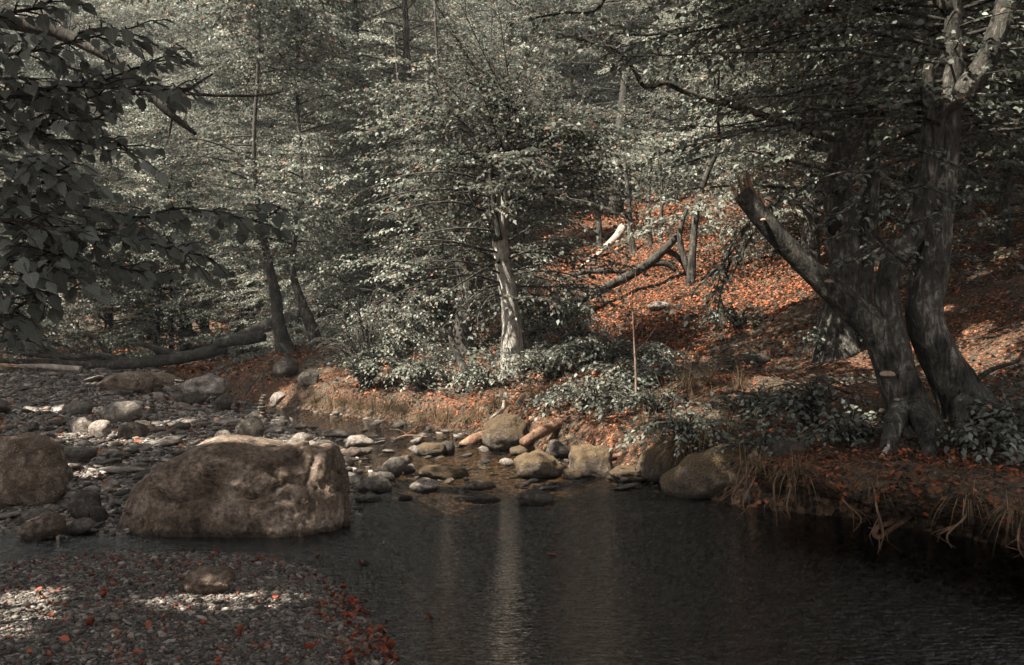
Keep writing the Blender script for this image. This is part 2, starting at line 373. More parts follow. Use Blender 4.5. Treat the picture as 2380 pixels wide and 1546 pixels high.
def water_mat():
    m, nt, out = mat('stream_water'); L = nt.links.new
    tc = nd(nt, 'ShaderNodeTexCoord')
    mp = nd(nt, 'ShaderNodeMapping'); mp.inputs['Scale'].default_value = (5.5, 15.0, 1); mp.inputs['Rotation'].default_value = (0, 0, math.radians(4)); L(tc.outputs['Object'], mp.inputs[0])
    n1 = nd(nt, 'ShaderNodeTexNoise', ins={'Scale': 2.4, 'Detail': 3.0, 'Roughness': 0.55, 'Distortion': 0.4}); L(mp.outputs[0], n1.inputs[0])
    mp2 = nd(nt, 'ShaderNodeMapping'); mp2.inputs['Scale'].default_value = (.8, 1.6, 1); L(tc.outputs['Object'], mp2.inputs[0])
    n2 = nd(nt, 'ShaderNodeTexNoise', ins={'Scale': 2.6, 'Detail': 2.0}); L(mp2.outputs[0], n2.inputs[0])
    # the riffle upstream is choppier than the pool
    sx = nd(nt, 'ShaderNodeSeparateXYZ'); L(tc.outputs['Object'], sx.inputs[0])
    mr = nd(nt, 'ShaderNodeMapRange', ins={1: 7.4, 2: 9.0, 3: 0.9, 4: 1.0}); L(sx.outputs[1], mr.inputs[0])
    b1 = nd(nt, 'ShaderNodeBump', ins={'Distance': 0.04}); L(n1.outputs[0], b1.inputs['Height']); L(mr.outputs[0], b1.inputs['Strength'])
    b2 = nd(nt, 'ShaderNodeBump', ins={'Strength': 0.12, 'Distance': 0.06}); L(n2.outputs[0], b2.inputs['Height']); L(b1.outputs[0], b2.inputs['Normal'])
    fr = nd(nt, 'ShaderNodeFresnel', ins={'IOR': 1.6}); L(b2.outputs[0], fr.inputs['Normal'])
    gl = nd(nt, 'ShaderNodeBsdfGlossy', ins={'Roughness': 0.025}); L(b2.outputs[0], gl.inputs['Normal']); gl.inputs[0].default_value = (0.95, 0.95, 0.93, 1)
    tr = nd(nt, 'ShaderNodeBsdfTransparent')
    dp = nd(nt, 'ShaderNodeMapRange', ins={1: 7.2, 2: 8.8, 3: 0.0, 4: 1.0}); L(sx.outputs[1], dp.inputs[0])
    tm = nd(nt, 'ShaderNodeMix', data_type='RGBA'); tm.inputs[6].default_value = (.46, .38, .29, 1); tm.inputs[7].default_value = (.8, .66, .48, 1); L(dp.outputs[0], tm.inputs[0]); L(tm.outputs[2], tr.inputs[0])
    mx = nd(nt, 'ShaderNodeMixShader'); L(fr.outputs[0], mx.inputs[0]); L(tr.outputs[0], mx.inputs[1]); L(gl.outputs[0], mx.inputs[2])
    L(mx.outputs[0], out.inputs[0])
    return m
M['water'] = water_mat()

# ------------------------------------------------------------------ ground, water
def axis(lo, a, b, hi, step, grow=1.12):
    c = list(np.arange(a, b, step)); s = step; x = b
    while x < hi: c.append(x); s *= grow; x += s
    c.append(hi); s = step; x = a - step
    while x > lo: c.insert(0, x); s *= grow; x -= s
    c.insert(0, lo); return np.array(c)

def build_ground():
    xs = axis(-170, -6.5, 6.5, 170, 0.085, 1.06); ys = axis(-80, 2.4, 18, 230, 0.085, 1.05)
    X, Y = np.meshgrid(xs, ys); x = X.ravel(); y = Y.ravel()
    z = height(x, y)
    P = np.stack([x, y], 1); dR = foot_sd(P); dW = water_sd(P)
    mb = MB(); nx, ny = len(xs), len(ys)
    i = np.arange(ny - 1)[:, None] * nx; j = np.arange(nx - 1)[None]
    q = np.stack([i + j, i + j + 1, i + nx + j + 1, i + nx + j], -1).reshape(-1, 4)
    mb.add(np.stack([x, y, z], 1), q)
    o = mb.build('ground', M['ground'])
    a = o.data.attributes.new('litter', 'FLOAT', 'POINT')
    nn = fbm(np.stack([x * 1.5, y * 1.5, 0 * x], 1), 3)
    lit = np.maximum(sm(dR, -0.3, -.05), sm(-x - 8 + nn * 2, 0, 3)); lit = np.maximum(lit, sm(y + nn * 4, 26, 30))
    a.data.foreach_set('value', lit.astype(np.float32))
    b = o.data.attributes.new('bed', 'FLOAT', 'POINT')
    b.data.foreach_set('value', np.maximum(sm(-dW, 0.1, 0.5) * (dR <= 0) * (1 - .55 * sm(y, 7.6, 8.8)), sm(dR, -.9, -.2) * (dR < .12 + .75 * (y < 7.4)) * (y < 19)).astype(np.float32))  # bed silt, then shade painted along the bank edge and under the lip
    tag(o, kind='structure')
    # water: one level sheet under which the bed falls away
    mb = MB(); mb.add([(-10, -5, 0), (14, -5, 0), (14, 19, 0), (-10, 19, 0)], [(0, 1, 2, 3)])
    w = mb.build('water', M['water'], smooth=False); tag(w, kind='structure')
build_ground()

# ------------------------------------------------------------------ spots where gaps are carved in the canopy to let sun fall
LIT = []
def lit(u, v, r, Y=None):
    p = at(u, v, Y) if Y else hit(u, v)
    LIT.append((p, r))
for a in [(530, 1036, .24, 7.0), (470, 1042, .18, 7.0), (745, 1060, .17, 6.95), (600, 1046, .2, 7.0), (670, 1050, .15, 7.0),
          (640, 1030, .35), (720, 1045, .45), (790, 1050, .4), (560, 1035, .3),
          (235, 1010, .4), (150, 955, .5), (320, 1030, .3), (90, 1085, .25), (215, 1100, .22), (380, 985, .35),
          (20, 1430, .24), (60, 1400, .2), (110, 1380, .15), (0, 1480, .15), (430, 1400, .17), (520, 1405, .2), (610, 1405, .2), (690, 1400, .14),
          (985, 850, .6, 13.3), (930, 800, .35, 13.6), (1190, 760, .4, 13.7), (1188, 690, .4, 13.7), (1180, 630, .25, 13.7), (1175, 500, .3, 13.7), 
          (1000, 620, .5, 13.2), (1080, 250, .8, 13), (1000, 340, .8, 13), (1200, 290, .8, 12.9), (1290, 250, .8, 13.1), (1120, 420, .5, 12.7), (1280, 400, .6, 13), (900, 420, .7, 13.5), (1150, 160, .8, 13), (930, 640, .35, 13), (1060, 690, .45, 13.2), (980, 715, .35, 13.2),
          (1390, 640, 1.5), (1430, 600, 1.4), (1370, 590, 1.2), (1470, 735, .8), (1530, 700, .95), (1440, 670, .7),
          (745, 660, 1.4), (720, 690, .9), (500, 765, 1.3), (440, 790, 1.1), (600, 700, 1.0), (950, 780, .6), (560, 800, .6),
          (960, 1045, .6), (1000, 1060, .5), (860, 1040, .5), (930, 1090, .4), (985, 1130, .3), (1170, 980, .22, 10.6), (1190, 1075, .3), (1480, 1105, .3), (1260, 1080, .2),
          (1600, 985, .35), (1370, 925, .35), (850, 925, .7), (770, 935, .6), (830, 965, .4), (1180, 850, .5), (1120, 950, .4), (1060, 960, .3),
          (1850, 560, .2, 7.3), (1810, 520, .18, 7.3), (1750, 470, .18, 7.3), (1900, 620, .12, 7.3), (2310, 90, .35, 7.4), (2240, 200, .25, 7.4), (2330, 0, .35, 7.4), (2060, 690, .1, 7.2), (1800, 40, .2, 8.8), (2030, 210, .2, 9.6), 
          (2270, 640, .2), (2340, 600, .2), (430, 890, .4), (270, 893, .45), (365, 885, .3), (150, 720, .8, 27), (180, 760, .8, 27), (560, 680, .6, 24), (1640, 420, .6, 18), (1630, 520, .6, 18), (790, 1150, .12, 6.6), (130, 1235, .15), (330, 1235, .1, 6.2), (1660, 640, .35, 9.5), (1680, 720, .3, 9.5), (650, 935, .35)]:
    lit(*a)
_r = np.random.RandomState(5)
for k in range(15): lit(_r.uniform(1620, 2380), _r.uniform(-40, 420), _r.uniform(.12, .4), _r.uniform(7.4, 10.5))
for k in range(16): lit(_r.uniform(1180, 1620), _r.uniform(60, 460), _r.uniform(.8, 1.3), _r.uniform(22, 30))
for k in range(14): lit(_r.uniform(1300, 1650), _r.uniform(0, 420), _r.uniform(.4, .8), _r.uniform(13, 20))
LP = np.array([p for p, r in LIT]); LR = np.array([r for p, r in LIT])

def blocks(P):
    """mask of leaves that stand in one of the shafts of sun"""
    m = np.zeros(len(P), bool)
    for p, r in zip(LP, LR):
        d = P - p; t = d @ SUN
        q = d - t[:, None] * SUN
        m |= ((q * q).sum(1) < r * r) & (t > max(0.5, r * 0.8))
    return m

# ------------------------------------------------------------------ foliage
class Leaves:
    def __init__(s): s.p = []; s.a = []; s.n = []; s.l = []
    def add(s, p, a, n, l): s.p.append(p); s.a.append(a); s.n.append(n); s.l.append(l)
    def cat(s):
        return [np.concatenate(k) for k in (s.p, s.a, s.n, s.l)]

def norm(v): return v / (np.linalg.norm(v, axis=-1, keepdims=True) + 1e-9)

def leaves_on(lv, S, D, L, N, spacing, size, droop=0.12, rng=rs, jit=0.6, ang=52):
    n = np.maximum(2, (L / spacing)).astype(int)
    idx = np.repeat(np.arange(len(L)), n)
    k = np.arange(len(idx)) - np.repeat(np.cumsum(n) - n, n)
    t = (k + 0.6) / n[idx]
    p = S[idx] + D[idx] * (L[idx] * t)[:, None]
    p[:, 2] -= droop * L[idx] * t * t
    p += rng.normal(0, 0.012, p.shape)
    side = np.where(k % 2 == 0, 1.0, -1.0)
    B = norm(np.cross(N[idx], D[idx]))
    th = np.radians(ang + rng.normal(0, 16, len(idx)))
    th = np.where(t > 0.93, th * 0.2, th)
    a = D[idx] * np.cos(th)[:, None] + B * (side * np.sin(th))[:, None]
    a[:, 2] -= 0.32 + rng.normal(0, 0.22, len(idx))
    a = norm(a)
    nn = N[idx] + rng.normal(0, jit, p.shape)
    nn = norm(nn - a * (nn * a).sum(1)[:, None])
    lv.add(p, a, nn, size * rng.uniform(0.65, 1.2, len(idx)))

def leaf_mesh(name, mt, P, A, N, L, width=0.58, fold=0.16):
    B = np.cross(N, A)
    l = L[:, None]
    if mt.name == 'shaded_leaf':
        v = np.stack([P, P + A * l * .3 + B * l * width * .46 + N * l * .1, P + A * l * .65 + B * l * width * .42 + N * l * .06, P + A * l - N * l * .15, P + A * l * .65 - B * l * width * .42 + N * l * .06, P + A * l * .3 - B * l * width * .46 + N * l * .1, P + A * l * .45], 1)
        n = len(P); f = np.array([(0, 1, 2, 6), (6, 2, 3, 4), (0, 6, 4, 5)])[None] + (np.arange(n) * 7)[:, None, None]
        mb = MB(); mb.add(v.reshape(-1, 3), f.reshape(-1, 4)); return mb.mesh(name, mt, smooth=False)
    mid = P + A * l * 0.45
    v = np.stack([P, mid + B * l * width * 0.5 + N * l * fold, P + A * l - N * l * 0.12, mid - B * l * width * 0.5 + N * l * fold], 1)
    n = len(P)
    mb = MB(); mb.add(v.reshape(-1, 3), np.arange(n * 4).reshape(n, 4))
    return mb.mesh(name, mt, smooth=False)

def limbs_on(rng, path, r_at, t0, t1, n, R, spacing=0.048, size=0.085, up=0.5, lv=None, wood=None, prof=None, az=None, twig_gap=0.095, seg=5, twigs=False, jit=0.6):
    """limbs with flat sprays of leaves, fanned out along a trunk path"""
    path = np.asarray(path, float)
    cum = np.concatenate([[0], np.cumsum(np.linalg.norm(np.diff(path, axis=0), axis=1))]); cum /= cum[-1]
    Ss, Ds, Ls, Ns = [], [], [], []
    a0 = rng.uniform(0, 6.28)
    for i in range(n):
        t = t0 + (t1 - t0) * ((i + rng.uniform(0, 1)) / n)
        b = np.array([np.interp(t, cum, path[:, k]) for k in range(3)])
        s = (t - t0) / (t1 - t0)
        pr = prof(s) if prof else (0.55 + 0.9 * s * (1 - s) * 2) * (1.0 if s < .75 else 1.0 - (s - .75) * 2.4)
        ln = max(0.5, R * pr * rng.uniform(0.65, 1.15))
        th = a0 + i * 2.399 + rng.uniform(-.4, .4) if az is None else rng.uniform(*az)
        h = np.array([math.cos(th), math.sin(th), 0])
        u0 = up * rng.uniform(-0.2, 1.6) * (0.5 + s)
        k = np.linspace(0, 1, 7)
        bend = rng.normal(0, 0.12, 2); sd = np.array([-h[1], h[0], 0])
        pts = b + ln * (k[:, None] * h) + sd * (ln * bend[0] * k ** 2)[:, None]
        pts[:, 2] += ln * (u0 * k - (0.62 * u0 + 0.12) * k ** 2) + rng.normal(0, .02 * ln, 7) * k
        bl = blocks(pts[1:] + CUR_BASE[0]) if CUR_BASE[0] is not None else np.zeros(1, bool)
        thin = bl.any()
        if bl.mean() > .3: continue
        if wood is not None:
            r0 = max(0.007, min(r_at * (1 - t * .75) * 0.3, 0.006 * ln + 0.007))
            if thin: r0 = .005
            tube(wood, pts, np.linspace(r0, 0.003, 7), seg, sub=1)
        d = norm(np.gradient(pts, axis=0))
        m = max(4, int(ln * 0.85 / twig_gap))
        for j in range(m):
            kk = 0.16 + 0.84 * (j + rng.uniform(0, .8)) / m
            q = np.array([np.interp(kk, k, pts[:, c]) for c in range(3)]); dd = d[min(6, int(kk * 6))]
            sgn = 1 if j % 2 else -1
            w = norm(np.cross([0, 0, 1], dd)) * sgn
            f = rng.uniform(0.5, 0.9)
            tw = norm(dd * f + w * (1.25 - f) + np.array([0, 0, rng.normal(0.02, 0.16)]))
            if vnoise((q[None] + a0 * 9.1) * 1.15)[0] < -.36: continue
            tl = (0.2 + 0.42 * ln * (1 - kk) * 0.8 + 0.26) * rng.uniform(0.6, 1.15); tl = min(tl, 1.2)
            nn = norm(np.array([rng.normal(0, .3), rng.normal(-.1, .3), 1.0]))
            Ss.append(q); Ds.append(tw); Ls.append(tl); Ns.append(norm(nn - tw * (nn @ tw)))
            if twigs and wood is not None and not thin:
                e = q + tw * tl; e[2] -= 0.12 * tl
                tube(wood, [q, (q + e) / 2 + [0, 0, .03 * tl], e], [0.0038, 0.0028, 0.0015], 3, sub=1)
        Ss.append(pts[-2]); Ds.append(norm(pts[-1] - pts[-2])); Ls.append(0.35); Ns.append(np.array([0, 0, 1.0]))
    if not Ss: return
    leaves_on(lv, np.array(Ss), np.array(Ds), np.array(Ls), np.array(Ns), spacing, size, rng=rng, jit=jit)

def crown_object(lv, mt, parent, carve=True, world=None, shared=None):
    P, A, N, L = lv
    if carve:
        W = P if world is None else world(P)
        k = ~blocks(W)
        if shared is not None and k.all():
            me = shared
        else:
            me = leaf_mesh('crown', mt, P[k], A[k], N[k], L[k])
    else:
        me = shared or leaf_mesh('crown', mt, P, A, N, L)
    o = bpy.data.objects.new('crown', me); COL.objects.link(o); o.parent = parent
    return o

def local(pts, base): return np.asarray(pts, float) - np.asarray(base)

# --- generic background trees: a few individuals, copied and turned
def variant(seed, H, t0, R, n, r0, size, lean=0.1, stems=1, spacing=0.043, gap=0.085):
    rng = np.random.RandomState(seed)
    wood = MB(); lv = Leaves()
    for s in range(stems):
        th = rng.uniform(0, 6.28); ln = lean if stems == 1 else 0.22
        k = np.linspace(0, 1, 7)
        path = np.stack([math.cos(th) * H * ln * k ** 1.3 + rng.normal(0, .1, 7) * k, math.sin(th) * H * ln * k ** 1.3 + rng.normal(0, .1, 7) * k, H * k - 0.25 * (k == 0)], 1)
        rr = r0 / (stems ** .5)
        tube(wood, path, rr * (1 - 0.85 * k), 8, rough=0.15, flare=0.5, sub=3)
        limbs_on(rng, path, rr, t0, 1.0, n // stems, R, spacing, size, lv=lv, wood=wood, twig_gap=gap, seg=4)
    return wood, lv.cat()

CUR_BASE[0] = None
VAR = []
for args, mk in [((11, 12, .05, 3.1, 104, .17, .092), 'bark_grey'), ((12, 14, .1, 3.3, 112, .2, .092), 'bark_dark'), ((13, 11, .03, 2.9, 100, .14, .09), 'bark_grey'),
                 ((14, 15, .12, 3.5, 116, .2, .096), 'bark_dark'), ((15, 12, .08, 3.3, 108, .16, .092, .1, 3), 'bark_dark'), ((16, 7, .02, 2.4, 80, .08, .08), 'bark_grey')]:
    w, l = variant(*args)
    VAR.append((w.mesh('trunk', M[mk]), l, leaf_mesh('crown', M['leaf'], *l)))

def bg_tree(k, x, y, rz, sc, name='beech_tree'):
    z = gh(x, y) - 0.05
    tm, lv, shared = VAR[k]
    c, s = math.cos(rz) * sc, math.sin(rz) * sc
    Q = lv[0][::7]
    if blocks(np.stack([Q[:, 0] * c - Q[:, 1] * s + x, Q[:, 0] * s + Q[:, 1] * c + y, Q[:, 2] * sc + z], 1)).mean() > .24: return None
    root = thing(name, (x, y, z), None, 'tree', None, rz, sc)
    t = bpy.data.objects.new('trunk', tm); COL.objects.link(t); t.parent = root
    c, s = math.cos(rz) * sc, math.sin(rz) * sc
    def world(P): return np.stack([P[:, 0] * c - P[:, 1] * s + x, P[:, 0] * s + P[:, 1] * c + y, P[:, 2] * sc + z], 1)
    crown_object(lv, M['leaf'], root, True, world, shared)
    return root

# (u, Y, variant, scale); u is where the trunk stands across the picture
BG = [(-60, 22, 2, .8), (60, 29, 0, .9), (250, 27, 5, 1.0), (330, 32, 2, 1.0), (170, 36, 3, 1.0), (430, 29, 0, .9), (420, 38, 1, 1.1), (560, 26.5, 2, .9), (610, 34, 3, 1.0),
      (520, 44, 0, 1.2), (700, 30, 4, 1.0), (770, 25, 1, .85), (830, 34, 0, 1.05), (860, 22, 1, .8), (930, 28, 4, 1.0), (980, 20, 1, .72), (1010, 36, 3, 1.05), (1110, 25, 3, .82),
      (1150, 32, 0, 1.0), (1240, 21, 3, .75), (1290, 28, 1, .9), (1330, 37, 2, 1.1), (1430, 29, 3, .85), (1500, 36, 0, 1.0), (1560, 26, 1, .8), (1690, 31, 0, .9), (1720, 22, 3, .7),
      (1840, 27, 2, .9), (1900, 19, 1, .7), (2010, 24, 0, .85), (2120, 31, 3, .9), (2190, 18, 4, .75), (2310, 24, 2, .95), (2440, 17, 0, .8), (40, 46, 3, 1.2), (300, 50, 1, 1.25), (760, 46, 2, 1.3), (900, 52, 3, 1.0),
      (1200, 45, 0, 1.2), (1420, 47, 3, 1.1), (1650, 42, 1, 1.1), (1900, 38, 2, 1.1), (2180, 40, 0, 1.1), (-120, 33, 1, 1.1), (2420, 30, 1, 1.0), (1070, 55, 4, 1.0),
      (20, 25, 5, 1.1), (130, 30, 5, 1.3), (360, 27, 5, 1.0), (480, 31, 5, 1.2), (590, 30, 5, 1.1), (680, 26, 5, .9), (740, 33, 5, 1.3), (800, 21, 5, .75), (880, 25, 5, 1.0), (940, 23, 5, .9), (1030, 24, 5, 1.0), (1090, 29, 5, 1.1), (1180, 24, 5, .8), (1260, 33, 5, 1.2),
      (1380, 33, 5, 1.3), (1470, 32, 5, 1.2), (1600, 34, 5, 1.3), (1760, 27, 5, 1.0), (1850, 33, 5, 1.3), (2060, 28, 5, 1.1), (2150, 22, 5, .8), (2260, 30, 5, 1.3), (2360, 21, 5, .9),
      (2330, 14, 5, 1.0), (2235, 16.5, 2, .8), (2430, 12, 1, .75), (2110, 17.5, 5, .95), (1800, 17.5, 5, .7), (1885, 16, 1, .62), (-30, 44, 3, 1.5), (110, 48, 1, 1.6), (230, 44, 0, 1.5), (350, 47, 3, 1.5), (480, 55, 1, 1.6),
      (560, 26, 5, .75), (790, 24, 5, .9), (870, 20, 5, .7), (960, 18.5, 5, .6), (1045, 20.5, 5, .75), (1130, 19, 5, .6), (1210, 22, 5, .75), (1280, 25, 5, .85), (1345, 30, 5, 1.2), (250, 28, 5, .9), (400, 27.5, 5, .8), (60, 27, 5, .9), (690, 24.5, 5, .75), (1560, 29, 5, 1.0), (1640, 25, 5, .85), (1440, 34, 2, 1.0)]
bgs = []
for i, (u, Y, k, s) in enumerate(BG):
    x = (u - CX) / F * Y
    bgs.append((u, Y, bg_tree(k, x, Y, rs.uniform(0, 6.28), s * rs.uniform(.95, 1.05))))
ZONES = [(-999, 220, 'at the left edge behind the fallen log'), (220, 520, 'in the woods straight behind the fallen log'), (520, 820, 'behind the pair of dark trunks on the orange slope'), (820, 1060, 'left of the pale sunlit trunk'),
         (1060, 1320, 'behind the pale sunlit trunk'), (1320, 1620, 'above the orange leaf slope'), (1620, 1980, 'behind the broken leaning stub'), (1980, 9999, 'behind the gnarled right hand trunks')]
ORD = ['nearest', 'second nearest', 'third nearest', 'fourth nearest', 'fifth nearest', 'sixth nearest', 'seventh nearest', 'eighth nearest', 'ninth nearest', 'tenth nearest', 'eleventh nearest', 'twelfth nearest', 'thirteenth nearest', 'fourteenth nearest', 'farthest']
bgs = [t for t in bgs if t[2] is not None]
for a, b, z in ZONES:
    k = sorted([t for t in bgs if a <= t[0] < b], key=lambda t: t[1])
    for i, (u, Y, o) in enumerate(k):
        tag(o, 'grey background tree %s, %s one' % (z, ORD[i]), group='background trees')

# --- unseen trees added to cast shade: rooted beside and behind the viewpoint, roof of leaves above the stream
def high_crown(rng, lv, w, x, y, z0, z1, R, n, path=None):  # unseen upper foliage added to shade the ground below
    if path is not None:
        q = path[np.argmin(np.abs(path[:, 2] - (z0 - 1.6)))]
        tube(w, np.array([q, (q * .4 + np.array([x, y, z0]) * .6) + [0, 0, -.3], [x, y, z0 + .4], [x, y, z1]]), [.06, .06, .05, .02], 8, rough=.1)
    k = np.linspace(0, 1, 4)[:, None]
    limbs_on(rng, np.array([x, y, z0]) * (1 - k) + np.array([x, y, z1]) * k, .1, 0, 1, n, R, .062, .115, up=.25, lv=lv, wood=w, prof=lambda s: 1 - .3 * s)

def shade_tree(x, y, H, R, n, seed, label, t0=.5, lean=(0, 0)):
    rng = np.random.RandomState(seed); z = gh(x, y)
    root = thing('beech_tree', (x, y, z), label, 'tree', 'added shade trees over the stream')
    k = np.linspace(0, 1, 6)
    path = np.stack([lean[0] * k ** 1.5, lean[1] * k ** 1.5, H * k - .1], 1)
    wood = MB(); lv = Leaves()
    tube(wood, path, 0.24 * (1 - .85 * k), 9, rough=.15, flare=.4)
    limbs_on(rng, path, .24, t0, 1.0, n, R, 0.062, 0.13, up=.35, lv=lv, wood=wood, prof=lambda s: 1.0 - .35 * s)
    wood.build('trunk', M['bark_grey'], root)
    P, A, N, L = lv.cat(); b = np.array([x, y, z])
    # leaf roof stays above the stream view
    W = P + b
    keep = W[:, 2] > 1.75 + np.maximum(0, W[:, 1]) * 0.34
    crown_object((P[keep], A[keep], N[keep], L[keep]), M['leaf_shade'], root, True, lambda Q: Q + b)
SHADE = [(-7.5, -1.5, 10, 4.6, 110, 21, 'tall beech left of the viewpoint roofing the near gravel'), (-4.2, -3.5, 10, 4.6, 110, 22, 'tall beech behind the viewpoint roofing the pool'), (-8.5, 4.2, 10.5, 4.6, 110, 23, 'tall beech beyond the left edge roofing the boulder'),
         (-0.8, -2.6, 9, 4.4, 100, 24, 'beech behind the viewpoint leaning over the right bank'), (-10.5, 9.5, 11, 4.6, 100, 25, 'tall beech beyond the left edge roofing the stony flat')]
SHADE.append((-5.6, .3, 8.5, 4.3, 110, 26, 'leaning beech left of the viewpoint reaching across the pool', .5, (4.2, 3.2)))
SHADE.append((-12.5, 13.5, 13, 4.6, 110, 28, 'tall beech beyond the left edge roofing the far gravel'))
SHADE.append((-14, 17.5, 13.5, 4.6, 110, 29, 'tall beech far beyond the left edge roofing the fallen log'))
SHADE.append((-4.9, 1.2, 9.5, 4.3, 110, 27, 'leaning beech at the left edge reaching over the far bank', .5, (5.5, 6.0)))
for a in SHADE: shade_tree(*a)

# ------------------------------------------------------------------ hand placed trees
def vpath(pts, Y=None):
    out = []
    for p in pts:
        out.append(at(p[0], p[1], p[2] if len(p) > 2 else Y))
    return np.array(out)
def pr(px, Y): return px / F * Y

# central pale trunk
Y1 = 14.0; b1 = np.array([0.0, Y1, gh(0, Y1)])
root = thing('beech_tree', b1, 'pale sunlit beech trunk in the centre with layered leaf sprays', 'tree')
w = MB(); lv = Leaves(); rng = np.random.RandomState(31)
main = vpath([(1192, 740 + (CH - b1[2] + .08) * F / Y1), (1190, 800), (1188, 748), (1181, 681), (1170, 617), (1162, 560), (1170, 451), (1172, 357), (1176, 335), (1180, 312), (1186, 285), (1194, 262), (1202, 240)], Y1)
wb = MB()
tube(w, main - b1, [pr(a, Y1) for a in (28, 23, 21, 20, 19, 18, 15, 11, 9, 7, 5, 3, 2)], 18, rough=.1, ridges=.16, freq=5, flare=.25)
st = vpath([(1158, 560), (1146, 489), (1141, 420), (1138, 376), (1128, 350), (1102, 316), (1046, 250), (1000, 190)], Y1 - .1)
tube(wb, st - b1, [pr(a, Y1) for a in (11, 10, 9, 8, 6, 5, 4, 2)], 10, rough=.15, ridges=.1)
tube(wb, vpath([(1132, 353), (1170, 320), (1219, 286), (1290, 240)], Y1 - .15) - b1, [pr(a, Y1) for a in (5, 4, 3, 1.5)], 6)
tube(wb, vpath([(1160, 560), (1125, 520), (1100, 470), (1060, 430)], Y1 - .1) - b1, [pr(a, Y1) for a in (6, 5, 4, 2)], 6)
tube(wb, vpath([(1172, 480), (1220, 455), (1290, 420), (1350, 400)], Y1 - .2) - b1, [pr(a, Y1) for a in (5, 4, 3, 1)], 6)
limbs_on(rng, main - b1, .12, .25, .62, 30, 2.2, .046, .08, lv=lv, wood=wb, twigs=True, up=.3, az=(-.35, 3.5))
limbs_on(rng, main - b1, .1, .6, 1.0, 62, 2.4, .046, .08, lv=lv, wood=wb, twigs=True, up=.6)
limbs_on(rng, main - b1, .08, .72, 1.0, 44, 1.6, .046, .075, lv=lv, wood=wb, up=.9)
limbs_on(rng, (st - b1), .06, .35, 1.0, 30, 1.8, .046, .08, lv=lv, wood=wb, twigs=True)
# low sprays reaching out to the left of the trunk, toward the stream
def spray(rng, lv, w, pts, r=.02, gap=.11, size=.075, tl=.5, base=None, spacing=.055, tilt=.16, droop=.15):
    pts = np.asarray(pts) - base; n = len(pts)
    P, R = smooth_path(pts, np.linspace(r, .004, n), 4)
    if w is not None: tube(w, P, R, 5, sub=1)
    d = norm(np.gradient(P, axis=0)); cum = np.concatenate([[0], np.cumsum(np.linalg.norm(np.diff(P, axis=0), axis=1))]); T = cum[-1]
    m = max(3, int(T / gap)); S, D, L, N = [], [], [], []
    for j in range(m):
        s = T * (.12 + .88 * (j + rng.uniform(0, .7)) / m)
        q = np.array([np.interp(s, cum, P[:, c]) for c in range(3)]); dd = d[min(len(P) - 1, int(s / T * (len(P) - 1)))]
        wv = norm(np.cross([0, 0, 1], dd)) * (1 if j % 2 else -1)
        f = rng.uniform(.55, .95); tw = norm(dd * f + wv * (1.3 - f) + [0, 0, rng.normal(-.02, tilt)])
        nn = norm(np.array([rng.normal(0, .15), rng.normal(0, .15) - .12, 1.0]))
        S.append(q); D.append(tw); L.append(tl * (1.1 - .6 * s / T) * rng.uniform(.6, 1.2)); N.append(norm(nn - tw * (nn @ tw)))
        if w is not None:
            e = q + tw * L[-1]; e[2] -= droop * L[-1]; tube(w, [q, (q + e) / 2 + [0, 0, .02], e], [.005, .004, .002], 3, sub=1)
    S.append(P[-1]); D.append(d[-1]); L.append(.3); N.append(np.array([0, -.1, 1.0]))
    leaves_on(lv, np.array(S), np.array(D), np.array(L), np.array(N), spacing, size, droop=droop, rng=rng, jit=.4)
for pts in ([(1172, 640, Y1), (1100, 612, Y1 - .5), (1010, 608, Y1 - .9), (900, 640, Y1 - 1.2)], [(1170, 600, Y1), (1100, 640, Y1 - .7), (1020, 690, Y1 - 1.0), (950, 720, Y1 - 1.2)],
            [(1165, 660, Y1), (1110, 680, Y1 - .6), (1050, 740, Y1 - .9), (1020, 770, Y1 - 1.1)], [(1180, 690, Y1), (1140, 690, Y1 - .6), (1110, 740, Y1 - .9), (1120, 790, Y1 - 1.0)],
            [(1170, 590, Y1), (1070, 570, Y1 - .5), (980, 575, Y1 - .6), (900, 590, Y1 - .6)], [(1180, 600, Y1), (1240, 580, Y1 - .5), (1300, 575, Y1 - .8), (1350, 590, Y1 - 1)],
            [(1180, 560, Y1), (1250, 520, Y1 - .4), (1310, 510, Y1 - .8), (1360, 530, Y1 - 1)], [(1185, 700, Y1), (1230, 690, Y1 - .5), (1280, 700, Y1 - .8), (1300, 730, Y1 - .9)],
            [(1150, 500, Y1), (1060, 470, Y1 - .5), (960, 480, Y1 - .8), (860, 520, Y1 - 1)], [(1150, 430, Y1), (1050, 400, Y1 - .5), (930, 410, Y1 - .7), (830, 450, Y1 - .8)],
            [(1165, 540, Y1), (1080, 530, Y1 - .6), (1000, 540, Y1 - .8), (920, 560, Y1 - 1)], [(1172, 660, Y1), (1090, 640, Y1 - .4), (980, 660, Y1 - .4), (880, 700, Y1 - .5)], [(1172, 620, Y1), (1090, 570, Y1 - .6), (960, 560, Y1 - 1.1), (840, 600, Y1 - 1.3)], [(1185, 640, Y1), (1250, 630, Y1 - .3), (1330, 640, Y1 - .4), (1420, 680, Y1 - .5)], [(1185, 580, Y1), (1270, 560, Y1 - .6), (1360, 560, Y1 - 1), (1450, 590, Y1 - 1.2)], [(1170, 480, Y1), (1260, 460, Y1 - .6), (1370, 470, Y1 - 1), (1460, 510, Y1 - 1.2)], [(1150, 460, Y1), (1040, 440, Y1 - .3), (930, 450, Y1 - .3), (800, 500, Y1 - .4)]):
    spray(rng, lv, wb, vpath(pts), base=b1)
